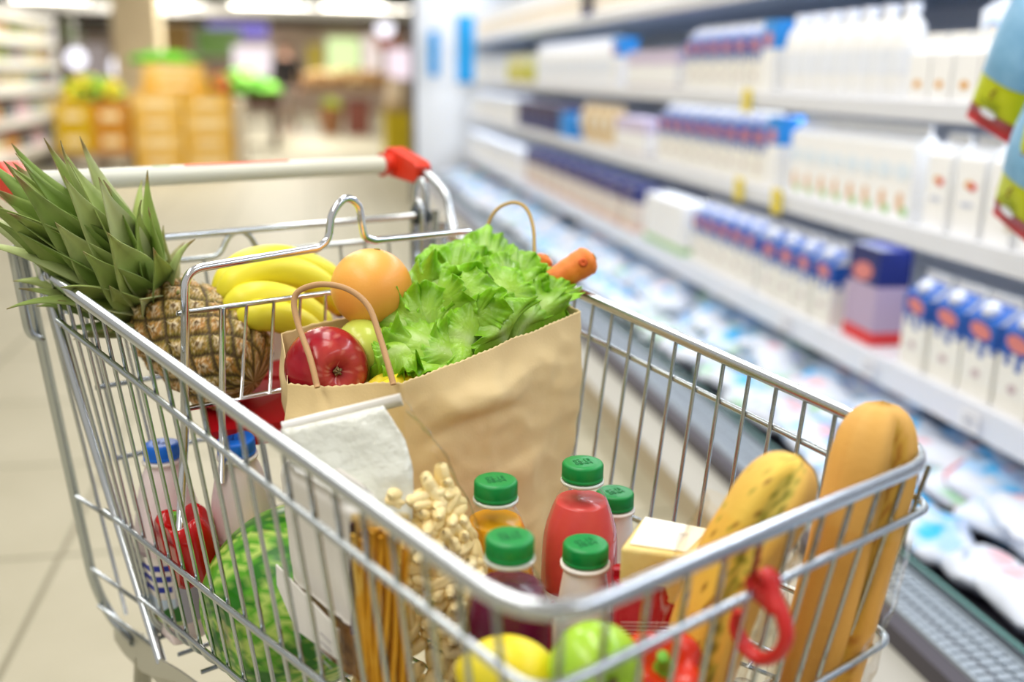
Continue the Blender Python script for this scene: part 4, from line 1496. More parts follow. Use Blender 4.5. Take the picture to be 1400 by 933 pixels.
def red_skin(d, h):
    c = np.array(lin('#82061a'))
    n1 = nz(d, 2.2, 3.0)
    c = c * 0.5 + np.array(lin('#a00c22')) * 0.5 if n1 < 0.05 else c * 0.35 + np.array(lin('#ae1c2a')) * 0.65
    ang = nz((d[0] * 3, d[1] * 3, d[2] * 3), 4.0, 8.0)
    k = max(0, min(1, (h - 0.55) * 2.6 + 0.25 * ang))
    c = c * (1 - 0.75 * k) + np.array(lin('#cf5545')) * 0.75 * k
    if nz(d, 26, 1.0) > 0.42:
        c = c * 0.6 + np.array(lin('#e29a86')) * 0.4
    c[3] = 1
    return c


def green_skin(d, h):
    k = 0.5 + 0.5 * nz(d, 2.0, 6.0)
    c = np.array(lin('#8fc22c')) * (1 - k) + np.array(lin('#b3d64a')) * k
    c[3] = 1
    return c


def pale_skin(d, h):
    c = np.array(lin('#c9d75a'))
    c[3] = 1
    return c


apple('apple', 'shiny red apple at the left end of the paper bag behind the paper cord', at(447, 503, D=.985), 0.0412, RR * 0.50 - UU * 0.10 - FW * 0.85, red_skin)
apple('apple', 'pale green apple showing between the red apple and the lettuce', at(505, 478, D=1.03), 0.036, UU * 0.5 + RR * 0.3 - FW * 0.1, pale_skin)
ga_ = at(815, 917, D=.69)
apple('apple', 'bright green apple behind the front rail beside the yellow lemon', ga_, 0.0335, RR * 0.35 - UU * 0.05 - FW * 0.8, green_skin)
apple('apple', 'lower green apple under the bright green one at the trolley front', np.array([ga_[0] + .012, ga_[1] + .012, flz(.68) + ZO + 0.037]), 0.0335, UU, green_skin)

# ---- grapefruit
gc = at(508, 394, D=1.04)
gr = 0.0425
t = thing('grapefruit', 'large orange grapefruit above the red apple, behind the lettuce', 'grapefruit', gc - np.array([0, 0, gr]))
g = G().lathe([(gr * math.sin(PI * k / 24), -gr * 0.97 * math.cos(PI * k / 24)) for k in range(25)], 36, gc, unit(UU * 0.9 + RR * 0.15 - FW * 0.2))
cc = []
for p in g.v:
    d = (np.array(p) - gc) / gr
    k = 0.5 + 0.6 * nz(d, 1.4, 5.0)
    k = min(1, max(0, k))
    c = np.array(lin('#f0a23c')) * (1 - k) + np.array(lin('#f3b95a')) * k
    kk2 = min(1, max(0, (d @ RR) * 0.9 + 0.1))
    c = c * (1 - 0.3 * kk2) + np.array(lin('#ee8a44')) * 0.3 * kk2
    cc.append(tuple(c[:3]) + (1,))
g.c = cc
obj('peel', g, pm('citrus_peel', '#ffffff', 0.36, attr=True, bump=0.25, bscale=420, bdist=0.0008), t)
tp = gc + unit(UU * 0.9 + RR * 0.15 - FW * 0.2) * gr * 0.955
obj('stem_scar', G().lathe([(0.0, 0.0), (0.004, 0.0), (0.003, 0.0015), (0.0, 0.002)], 10, tp, unit(UU)), pm('scar_green', '#a8a060', 0.8), t)

# ---- bananas
ban = thing('banana_bunch', 'bunch of yellow bananas lying in the child seat behind the chrome gate', 'bananas', at(385, 430, Y=-0.09))
M['banana'] = pm('banana_skin', '#ffffff', 0.42, attr=True)
bl = [
    [(303, 428, -.045), (306, 398, -.045), (330, 368, -.04), (370, 357, -.035), (410, 362, -.03), (448, 380, -.03), (475, 402, -.035)],
    [(306, 430, -.062), (312, 402, -.068), (338, 378, -.072), (372, 370, -.07), (412, 378, -.066), (448, 402, -.064), (468, 432, -.066)],
    [(310, 436, -.088), (322, 418, -.096), (350, 408, -.104), (382, 410, -.106), (412, 424, -.106), (438, 446, -.104), (452, 470, -.10)],
    [(322, 440, -.10), (345, 432, -.122), (375, 432, -.128), (400, 440, -.13), (420, 452, -.13), (436, 470, -.128)],
]
for k, pl in enumerate(bl):
    path = smooth_path([at(x, y, Y=yy) for x, y, yy in pl], 6)
    n = len(path)
    R0 = 0.0178 if k < 3 else 0.0165
    rr, cc = [], []
    for i in range(n):
        u = i / (n - 1)
        rr.append(R0 * min(1.0, 0.38 + 2.6 * u, 0.25 + 4.2 * (1 - u)) if 0 < i < n - 1 else R0 * 0.2)
        c = np.array(lin('#ebe03a'))
        a = max(0, 1 - u * 4.2)
        c = c * (1 - 0.65 * a) + np.array(lin('#b9c83a')) * 0.65 * a
        if u > 0.97:
            c = np.array(lin('#4a3a1c'))
        cc.append(c)
    obj('banana', G().tube(path, rr, 10, flat=1.08, col=cc), M['banana'], ban)
st = smooth_path([at(303, 432, Y=-.06), at(296, 446, Y=-.062), at(292, 462, Y=-.062)], 4)
obj('stalk', G().tube(st, np.linspace(0.012, 0.007, len(st)), 10), pm('stalk_green', '#8a8f2e', 0.6, var='#6e6a2a', vscale=60), ban)

# ---- pineapple
pc, pb, pt_ = at(272, 472, D=1.10), at(347, 523, D=1.085), at(203, 414, D=1.118)
pax = unit(pt_ - pb)
pl_ = np.linalg.norm(pt_ - pb)
pin = thing('pineapple', 'ripe pineapple lying across the child seat with its crown over the left rim', 'pineapple', pb - np.array([0, 0, 0.05]))
pu = unit(np.cross(pax, UU))
pw = np.cross(pax, pu)
nu, nv = 130, 150
P = np.zeros((nu, nv, 3))
Cc = np.zeros((nu, nv, 4))
NE, ME = 11, 4.6
for i in range(nu):
    v = i / (nu - 1)
    q = 2 * v - 1
    rad = 0.0525 * (1 - abs(q) ** 3.4) ** 0.42 * (1.0 - 0.05 * q) if 0 < i < nu - 1 else 1e-4
    for j in range(nv):
        th = 2 * PI * j / nv
        a = NE * th / (2 * PI) + ME * v * 1.0
        b = NE * th / (2 * PI) - ME * v * 1.0
        wv = 0.10 * nz((math.cos(th) * 3, math.sin(th) * 3, v * 9), 1.3, 5)
        a, b = a + wv, b - wv * 0.7
        fa, fb = a - math.floor(a) - 0.5, b - math.floor(b) - 0.5
        m = max(abs(fa), abs(fb)) * 2
        bump_ = (1 - m ** 2.6)
        ce = math.exp(-((fa ** 2 + fb ** 2) / 0.02))
        ends = min(1, 9 * v * (1 - v) + 0.15)
        h = 0.0050 * bump_ * ends + 0.0026 * ce * ends + 0.0016 * nz((math.cos(th) * 14, math.sin(th) * 14, v * 50), 1.0, 4) * ends
        dirv = pu * math.cos(th) + pw * math.sin(th)
        P[i, j] = pb + pax * pl_ * v + dirv * (rad + h)
        sd = nz((fa * 2 + math.floor(a) * 3.1, fb * 2 + math.floor(b) * 1.7, 0), 3.2, 2.0)
        tone = np.array(lin('#c4924a')) if sd > 0 else np.array(lin('#ad7a3a'))
        if nz((math.floor(a) * 2.3, math.floor(b) * 3.7, 1), 1.0, 3.3) > 0.12:
            tone = tone * 0.55 + np.array(lin('#8c8a3a')) * 0.45
        c = tone
        up = fa - fb
        if m > 0.85:
            c = np.array(lin('#54421f'))
        elif m > 0.70:
            c = c * 0.5 + np.array(lin('#5f6a2c')) * 0.6
        fib = nz((math.cos(th) * 22, math.sin(th) * 22, v * 70), 1.0, 8)
        if fib > 0.12 and m < 0.7:
            c = c * 0.45 + np.array(lin('#e6d6b2')) * 0.55
        if fib < -0.25 and m < 0.8:
            c = c * 0.4 + np.array(lin('#5a4a22')) * 0.6
        if 0.18 < ce < 0.6 and fib > -0.2:
            c = np.array(lin('#e2d3b2')) * 0.75 + c * 0.25
        if ce >= 0.6:
            c = np.array(lin('#6e5530'))
        Cc[i, j] = (*c[:3], 1)
g = G().grid(P, closev=True, col=Cc)
body = obj('fruit_body', g, pm('pineapple_rind', '#ffffff', 0.6, attr=True, bump=0.5, bscale=260, bdist=0.002), pin)
# small dry bracts, one on every eye
g = G()
for ka in range(-10, 20):
    for kb in range(-10, 20):
        aa, bb = ka + 0.5, kb + 0.5
        v = (aa - bb) / (2 * ME)
        th = (aa + bb) / 2 / NE * 2 * PI
        if 0.06 < v < 0.97 and 0 <= (aa + bb) / 2 < NE:
            q = 2 * v - 1
            rad = 0.0525 * (1 - abs(q) ** 3.4) ** 0.42 * (1.0 - 0.05 * q) + 0.0045
            dirv = pu * math.cos(th) + pw * math.sin(th)
            tg = np.cross(pax, dirv)
            p0 = pb + pax * pl_ * v + dirv * rad
            x0 = random.uniform(0.0075, 0.012)
            tip = p0 + pax * x0 + dirv * random.uniform(0.001, 0.0035) + tg * random.uniform(-.002, .002)
            c = lin(random.choice(['#d8c49a', '#b79a66', '#8f7a48', '#c7b48c']))
            g.add([p0 + tg * 0.0034 - pax * 0.003, p0 - tg * 0.0034 - pax * 0.003, tip, p0 + dirv * 0.0018], [(0, 3, 2), (1, 2, 3), (0, 1, 3), (0, 2, 1)], 0, True, [c] * 4)
obj('bracts', g, pm('dry_bract', '#ffffff', 0.75, attr=True), pin)
# crown of leaves
cax = unit(at(72, 292, D=1.02) - pt_)
g = G()
cpu = unit(np.cross(cax, UU))
cpw = np.cross(cax, cpu)
NL = 62
for k in range(NL):
    t = k / (NL - 1)
    az = k * 2.39996
    d0 = cpu * math.cos(az) + cpw * math.sin(az)
    ang = math.radians(50 * (1 - t) ** 1.3 + 4 + random.uniform(-11, 11))
    L = (0.060 + 0.120 * min(1, t * 1.35)) * random.uniform(0.88, 1.1)
    W_ = 0.0205 * (0.75 + 0.5 * min(1, t * 1.4)) * (1 if t < .8 else 0.8)
    base = pt_ - cax * 0.012 + cax * (0.055 * t) + d0 * 0.020 * (1 - t * 0.75)
    n = 14
    tg = np.cross(cax, d0)
    p = base.copy()
    droop = random.uniform(-0.25, 0.75) * (1.15 - 0.5 * t)
    curl = random.uniform(-0.4, 0.4)
    dry = random.random()
    green = np.array(lin(random.choice(['#a3b568', '#b0bf7c', '#93ab58', '#bcc792', '#7f9a4a'])))
    if t < 0.12:
        green = green * 0.4 + np.array(lin('#8a7a48')) * 0.6
    row_, cols = [], []
    for i in range(n + 1):
        u = i / n
        a2 = ang + droop * u ** 2
        dv = cax * math.cos(a2) + d0 * math.sin(a2)
        nrm = -cax * math.sin(a2) + d0 * math.cos(a2)
        if i:
            p = p + dv * L / n + tg * curl * 0.006 * u
        ww = W_ * (0.75 + 0.5 * math.sin(PI * min(1, u * 1.2)) ** 1) * (1 - u ** 2.2) + 0.0003
        ridge = ww * 0.42
        row_.append([p - tg * ww + nrm * -ridge * -1.0, p - tg * ww * 0.5 + nrm * ridge * 0.25, p, p + tg * ww * 0.5 + nrm * ridge * 0.25, p + tg * ww + nrm * ridge])
        c = green.copy()
        if u < 0.25:
            c = c * 0.6 + np.array(lin('#b9bd88')) * 0.4
        if u > 0.86 + 0.1 * (dry > .5):
            c = np.array(lin('#8c7a4c'))
        e = c * 0.8 + np.array(lin('#8f9a62')) * 0.2
        st_ = 1 + 0.30 * nz(p, 70, k)
        cols.append([np.append((e * st_)[:3], 1), np.append((c * st_)[:3], 1), np.append((c * 1.12)[:3], 1), np.append((c * st_)[:3], 1), np.append((e * st_)[:3], 1)])
    g.grid(np.array(row_), col=np.array(cols))
o = obj('crown', g, pm('crown_leaf', '#ffffff', 0.45, attr=True, bump=0.15, bscale=300), pin)
md = o.modifiers.new('thick', 'SOLIDIFY')
md.thickness = 0.0011

# ---- lettuce
let = thing('lettuce_head', 'frilly bright green lettuce rising out of the paper bag', 'lettuce', at(660, 440, D=1.06) - np.array([0, 0, .06]))
nt = NT('lettuce_leaf')
bs = nt.n('ShaderNodeBsdfPrincipled')
bs.inputs['Roughness'].default_value = 0.3
va = nt.n('ShaderNodeVertexColor', layer_name='Col')
nt.l(va.outputs['Color'], bs.inputs['Base Color'])
nb = nt.bump(nt.noise(90, 4, 0.6, dist=0.8), 0.45, 0.004)
nt.l(nb, bs.inputs['Normal'])
tl = nt.n('ShaderNodeBsdfTranslucent')
nt.l(va.outputs['Color'], tl.inputs['Color'])
mx = nt.n('ShaderNodeMixShader')
mx.inputs['Fac'].default_value = 0.30
nt.l(bs.outputs['BSDF'], mx.inputs[1])
nt.l(tl.outputs['BSDF'], mx.inputs[2])
nt.l(mx.outputs['Shader'], nt.out.inputs['Surface'])
M['leaf'] = nt.m


def leaf(base, tip, W_, nrm, ruf=0.012, seed=0, arch=0.03, fold=0.0, tone=0.0):
    base, tip = np.array(base), np.array(tip)
    d = tip - base
    L = np.linalg.norm(d)
    d /= L
    n = unit(nrm)
    n = unit(n - d * (n @ d))
    sd = np.cross(d, n)
    rs = random.Random(seed)
    ph = [rs.uniform(0, 6.28) for _ in range(8)]
    nr, na = 24, 150
    P = np.zeros((nr, na, 3))
    Cc = np.zeros((nr, na, 4))
    fm = math.radians(128)
    for j in range(na):
        f = -fm + 2 * fm * j / (na - 1)
        cf, sf = math.cos(f), math.sin(f)
        # fan outline measured from a point a third of the way up the leaf
        rx, ry = L * 0.62, W_
        n5, n12, n27 = nz((f * 1.5, seed * 3.1, 0), 1.0, 1.0), nz((f * 3.6, seed * 1.7, 2), 1.0, 4.0), nz((f * 8.5, seed * 2.3, 5), 1.0, 7.0)
        Rr_ = 1 + 0.22 * nz((f * 1.2, seed, 9), 1.0, 2.0) + 0.10 * nz((f * 4.0, seed, 3), 1.0, 2.0) + 0.035 * nz((f * 13.0, seed, 6), 1.0, 2.0)
        for i in range(nr):
            r = i / (nr - 1)
            x = L * 0.36 * min(1, r * 2.2) + rx * cf * Rr_ * r
            y = ry * sf * Rr_ * r
            wav = ruf * (0.8 * r ** 1.6 * math.sin(2 * f + ph[4]) + 2.2 * r ** 3 * n5 + 2.2 * r ** 5.5 * n12 + 1.5 * r ** 8 * n27)
            wav += 0.010 * nz((x * 22, y * 22, seed), 1.0, seed) * r
            z = wav + arch * (1 - (2 * x / L - 1) ** 2) - arch * 0.9 * r * r * (cf > 0) * cf + fold * abs(y) / W_ * 0.03
            y2 = y + 0.45 * ruf * r ** 6 * n27
            P[i, j] = base + d * x + sd * y2 + n * z
            mid = math.exp(-(y / (0.13 * W_ + 1e-6)) ** 2) * max(0, 1 - x / L * 0.9)
            k = min(1, r ** 1.3)
            c = np.array(lin('#b2d84e')) * (1 - k) + np.array(lin('#7cbc18')) * k
            c = c * (1 - 0.6 * mid) + np.array(lin('#e6f0c0')) * 0.6 * mid
            vein = abs(math.sin(5.5 * f + 0.8 * r))
            c = c * (1 - 0.22 * (vein < 0.07)) + np.array(lin('#cfe48e')) * 0.22 * (vein < 0.07)
            if r > 0.9:
                c = c * 0.75 + np.array(lin('#a0d236')) * 0.4
            c = c * (1 + 0.14 * nz((x * 40, y * 40, seed), 1.0, 3)) * (1 + tone)
            Cc[i, j] = (*np.clip(c[:3], 0, 1), 1)
    o = obj('leaf', G().grid(in_bag(P), col=Cc), M['leaf'], let)
    md = o.modifiers.new('thick', 'SOLIDIFY')
    md.thickness = 0.0006
    return o


UP = np.array([0, 0, 1.0])
LV = [
    ((655, 450, 1.12), (672, 312, 1.13), .052, (0, .3, 1.2), .012), ((700, 450, 1.13), (738, 345, 1.13), .048, (.3, .3, 1), .012),
    ((645, 450, 1.10), (600, 335, 1.09), .050, (-.4, .4, 1), .012), ((715, 445, 1.10), (802, 395, 1.11), .036, (.3, .6, 1), .011),
    ((640, 440, 1.10), (640, 325, 1.11), .048, (-.1, .3, 1), .012), ((690, 450, 1.11), (705, 330, 1.12), .046, (.1, .3, 1), .012),
    ((620, 455, 1.06), (528, 380, 1.06), .048, (-.4, .5, 1), .014), ((640, 450, 1.05), (585, 365, 1.05), .050, (-.2, .4, 1), .012),
    ((690, 445, 1.07), (692, 350, 1.09), .050, (.1, .3, 1), .012), ((620, 490, 1.02), (505, 420, 1.02), .042, (-.3, .6, 1), .013),
    ((720, 440, 1.11), (800, 402, 1.125), .030, (.3, .7, .9), .010), ((700, 470, 1.05), (760, 395, 1.075), .044, (.3, .5, 1), .012),
    ((640, 505, 1.0), (505, 478, .99), .036, (-.1, .9, .9), .012), ((625, 495, 1.005), (520, 448, 1.0), .040, (-.2, .7, 1), .013),
    ((575, 395, 1.05), (640, 482, 1.0), .044, (-.4, .4, 1), .010), ((600, 385, 1.04), (672, 480, 1.0), .044, (-.3, .5, 1), .011),
    ((650, 392, 1.055), (742, 440, 1.055), .034, (.35, .45, 1), .006), ((700, 485, 1.03), (735, 415, 1.05), .042, (.3, .6, 1), .012),
    ((600, 470, 1.02), (565, 400, 1.03), .044, (-.4, .4, 1), .013),
    ((575, 480, .995), (515, 500, .985), .034, (-.3, .7, 1), .012), ((690, 470, 1.02), (660, 440, 1.0), .046, (0, .6, 1), .012),
    ((650, 505, 1.0), (570, 478, .99), .036, (0, .8, .9), .012),
    ((655, 480, 1.01), (600, 450, .995), .044, (-.2, .6, 1), .012),
]
for k, (b, t2, W_, nn, ru) in enumerate(LV):
    bb, tt = at(*b[:2], D=b[2]), at(*t2[:2], D=t2[2])
    nv_ = RR * nn[0] + UU * nn[1] * 1.0 - FW * nn[2]
    leaf(bb, tt, W_, nv_, ru, seed=k + 3, arch=0.014, tone=[0, .08, -.05][k % 3])
obj('heart', G().lathe([(0.004, -0.06), (0.03, -0.05), (0.045, -0.01), (0.035, 0.03), (0.006, 0.045)], 20, at(665, 460, D=1.085)), pm('lettuce_heart', '#a9cf5a', 0.5, var='#7fb338', vscale=60), let)

# ---- carrots
def carrot(label, tip, top_, r, name='carrot'):
    t = thing(name, label, 'carrot', np.array(tip))
    ax = np.array(top_) - np.array(tip)
    L = np.linalg.norm(ax)
    prof = []
    for k in range(40):
        u = k / 39
        rr = r * (0.35 + 0.65 * u ** 0.6) * (1 + 0.02 * math.sin(55 * u) + 0.012 * math.sin(131 * u))
        if u > 0.9:
            rr *= math.sqrt(max(0.02, 1 - ((u - 0.9) / 0.1) ** 2 * 0.93))
        if k == 0:
            rr = 0.001
        prof.append((rr, L * u))
    obj('root', G().lathe(prof, 24, tip, ax), pm('carrot_skin', '#e8842c', 0.5, var='#dd7422', vscale=70, bump=0.3, bscale=150, bdist=0.001), t)
    u_ = unit(ax)
    obj('crown_scar', G().lathe([(0.0, 0.0), (r * 0.34, 0.0), (r * 0.24, 0.003), (0.0, 0.002)], 12, np.array(top_) - u_ * 0.002, u_), pm('carrot_scar', '#8a7a34', 0.8), t)
    obj('side_scar', G().lathe([(0.0, 0.0), (r * 0.3, 0.001), (r * 0.2, 0.0022), (0.0, 0.001)], 12, np.array(top_) - u_ * 0.016 - FW * r * 0.93, -FW), pm('carrot_dent', '#d0581a', 0.6), t)


carrot('large orange carrot sticking out of the right side of the lettuce', at(690, 425, D=1.13), at(812, 351, D=1.135), 0.0178)
carrot('small carrot end peeping out behind the lettuce beside the far paper cord', at(700, 420, D=1.17), at(748, 350, D=1.17), 0.0125)

def inside(P, gap=0.0045):
    """soft things give where they lean on the trolley wires"""
    P = np.array(P, float)
    for q in P.reshape(-1, 3):
        y = min(0.0, max(-0.72, q[1]))
        z = q[2] - ZO
        if z < rimz(y):
            q[0] = max(q[0], -(side_x(y, z) - gap))
    return P


# ---- bell peppers
def bell_pepper(label, cen, r, h, ax, col, var, seed=0, name='bell_pepper'):
    ax = unit(ax)
    t = thing(name, label, 'pepper', np.array(cen) - np.array([0, 0, h / 2]))
    u = unit(np.cross(ax, (0.2, 1, 0.1)))
    w_ = np.cross(ax, u)
    nu, nv = 40, 64
    P = np.zeros((nu, nv, 3))
    for i in range(nu):
        a = PI * i / (nu - 1)
        for j in range(nv):
            th = 2 * PI * j / nv
            lobe = 1 - 0.22 * abs(math.cos(2 * th + seed)) ** 4 * abs(math.sin(a)) ** 0.5
            base = abs(math.sin(a)) ** 0.62
            v = (1 - math.cos(a)) / 2
            rr = r * base * lobe * (0.80 + 0.26 * v)
            hh = h * (v - 0.5)
            q = rr / r
            shoulder = 0.24 * h * math.exp(-(q / 0.42) ** 2)
            hh += -shoulder if v > 0.5 else shoulder * 0.7
            if v > 0.5:
                hh += 0.05 * h * (1 - abs(math.cos(2 * th + seed)) ** 2) * min(1, q * 1.5)
            d = u * math.cos(th) + w_ * math.sin(th)
            P[i, j] = np.array(cen) + ax * hh + d * max(rr, 1e-4)
    obj('pod', G().grid(inside(P), closev=True), pm('pepper_skin', col, 0.14, var=var, vscale=18, spec=0.4, coat=0.15), t)
    p0 = np.array(cen) + ax * h * 0.27
    g = G()
    g.lathe([(0.0, 0), (r * 0.34, 0.0), (r * 0.30, r * 0.07), (r * 0.15, r * 0.13), (r * 0.11, r * 0.3), (r * 0.12, r * 0.62), (r * 0.10, r * 0.64), (0, r * 0.62)], 14, p0, unit(ax + 0.15 * u))
    for k in range(5):
        a = 2 * PI * k / 5
        d = u * math.cos(a) + w_ * math.sin(a)
        g.tube([p0 + d * r * 0.2, p0 + d * r * 0.42 + ax * r * 0.05], [r * 0.12, r * 0.03], 7)
    obj('stem', g, pm('pepper_stem', '#5da31f', 0.5, var='#7cb83a', vscale=90), t)


bell_pepper('red bell pepper leaning on the milk bottle behind the left side wires', at(258, 752, D=1.055), 0.0370, 0.094, UU * 0.90 - FW * 0.45 - RR * 0.12, '#b80a0e', '#c4161a', 0.4)
bell_pepper('orange red bell pepper behind the front rail below the cheese', at(903, 935, D=.735), 0.037, 0.075, UU * 0.72 - FW * 0.68, '#cf2a10', '#d84018', 1.1)
bell_pepper('yellow pepper tucked in the paper bag right of the red apple', at(535, 545, D=.985), 0.030, 0.075, UU * 0.4 + RR * 0.75 + FW * .3, '#e8d322', '#efe04a', 0.2)

# ---- lemon
def lemon(label, lc, la):
    t = thing('lemon', label, 'lemon', lc - np.array([0, 0, .03]))
    prof = []
    for k in range(31):
        a = PI * k / 30
        hx_ = -math.cos(a)
        prof.append((0.0295 * abs(math.sin(a)) ** 0.85 * (1 if abs(hx_) < 0.93 else 0.9) + 1e-4, 0.034 * hx_ + 0.006 * hx_ ** 9))
    obj('peel', G().lathe(prof, 32, lc, la), pm('lemon_peel', '#efd81e', 0.35, var='#e8de3c', vscale=25, bump=0.3, bscale=450, bdist=0.0007), t)
    obj('tip', G().lathe([(0.004, 0.0), (0.003, 0.003), (0.0, 0.004)], 10, lc + la * 0.039, la), pm('lemon_tip', '#c9b83a', 0.6), t)


lc = at(697, 928, D=.70)
lemon('yellow lemon at the bottom edge in front of the purple juice bottle', lc, unit(RR * 0.9 - UU * 0.25 + FW * 0.2))
lemon('lower lemon hidden under the first one at the trolley front', np.array([lc[0] + .004, lc[1] - .01, flz(.64) + ZO + 0.034]), unit(RR * 0.5 + FW * 0.6 + UU * 0.05))

# ---- watermelon
wc = at(402, 832, D=1.03) + np.array([0.006, 0, 0.012])
t = thing('watermelon', 'striped green watermelon at the bottom left behind the side wires', 'watermelon', wc - np.array([0, 0, .1]))
wa = unit(UU * 0.55 + RR * 0.7 - FW * 0.1)
g = G().lathe([(0.094 * math.sin(PI * k / 48), -0.104 * math.cos(PI * k / 48)) for k in range(49)], 96, wc, wa)
cc = []
wu = unit(np.cross(wa, (0, 0, 1)))
ww = np.cross(wa, wu)
for p in g.v:
    d = (np.array(p) - wc) / 0.1
    th = math.atan2(d @ ww, d @ wu)
    j = 0.28 * nz(d, 3.2, 1.0) + 0.22 * nz(d, 9, 2.0) + 0.16 * nz(d, 24, 5)
    s_ = math.sin(7 * (th + j))
    dark, mid, lite = np.array(lin('#23700a')), np.array(lin('#57a01e')), np.array(lin('#b4cf66'))
    c = dark if s_ > 0.45 else (mid if s_ > -0.1 else (lite if nz(d, 16, 9) > 0.0 else mid))
    if nz(d, 30, 11) > 0.3:
        c = c * 0.6 + lite * 0.4
    if nz(d, 2.2, 21) > 0.34 and s_ < 0.3:
        c = c * 0.45 + np.array(lin('#cbb878')) * 0.55
    cc.append((*c[:3], 1))
g.c = cc
g.v = [tuple(q) for q in inside(g.v)]
obj('rind', g, pm('melon_rind', '#ffffff', 0.3, attr=True), t)
obj('stem_spot', G().lathe([(0.0, 0.0), (0.009, 0.0), (0.006, 0.004), (0.0, 0.004)], 12, wc + wa * 0.103, wa), pm('melon_scar', '#9a8a54', 0.8), t)


# ---- bottles
M['cap_green'] = pm('green_cap', '#07893e', 0.35)
M['cap_blue'] = pm('blue_cap', '#1272e6', 0.38)
M['clear'] = film('clear_bottle', '#fdfefd', 0.08, 0.04, 0.1, 30, 0.001)
M['milk_white'] = pm('milk_plastic', '#f3ece6', 0.3, sss=0.05)
CAPTXT = pm('cap_print', '#0b6a36', 0.5)
CAPTXT_B = pm('cap_print_blue', '#0a3d96', 0.5)


def screw_cap(parent, o, ax, r, h, mat, txt, rot=0.0):
    ax = unit(ax)
    n = 90
    g = G()
    prof = [(0.0, 0.0), (r * 1.02, 0.0), (r * 1.03, h * 0.16), (r * 0.985, h * 0.2), (r * 1.0, h * 0.25), (r * 1.0, h * 0.86), (r * 0.96, h * 0.96), (r * 0.88, h), (r * 0.5, h * 0.985), (0.0, h * 0.985)]
    u = unit(np.cross(ax, (1.0, 0.1, 0.05)))
    w_ = np.cross(ax, u)
    P = []
    for k, (rr, hh) in enumerate(prof):
        ring = []
        for j in range(n):
            a = 2 * PI * j / n
            q = rr * (1 + (0.018 * (1 if j % 2 else -1) if k in (4, 5) else 0))
            ring.append(np.array(o) + ax * hh + max(q, 1e-5) * (u * math.cos(a) + w_ * math.sin(a)))
        P.append(ring)
    g.grid(np.array(P), closev=True, capu=True)
    c = obj('cap', g, mat, parent)
    # stamped date code: two rows of small characters
    cu = bpy.data.curves.new('date_stamp', 'FONT')
    cu.body = '02.15\n08:04'
    cu.size = r * 0.42
    cu.align_x = 'CENTER'
    cu.align_y = 'CENTER'
    cu.extrude = 0.00012
    cu.space_line = 0.85
    tmp = bpy.data.objects.new('stamp_text', cu)
    COL.objects.link(tmp)
    me = bpy.data.meshes.new_from_object(tmp.evaluated_get(bpy.context.evaluated_depsgraph_get()))
    bpy.data.objects.remove(tmp)
    bpy.data.curves.remove(cu)
    me.name = 'date_stamp'
    me.materials.clear()
    me.materials.append(txt)
    ob = bpy.data.objects.new('date_stamp', me)
    COL.objects.link(ob)
    xr = unit(RR - ax * (RR @ ax))
    yr = np.cross(ax, xr)
    ca, sa_ = math.cos(rot), math.sin(rot)
    x2, y2 = xr * ca + yr * sa_, yr * ca - xr * sa_
    pos = np.array(o) + ax * (h * 0.985 + 0.0003)
    pl = wloc(c)
    ob.matrix_world = Matrix(((x2[0], y2[0], ax[0], pos[0] - pl[0]), (x2[1], y2[1], ax[1], pos[1] - pl[1]), (x2[2], y2[2], ax[2], pos[2] - pl[2]), (0, 0, 0, 1)))
    ob.parent = c
    return c


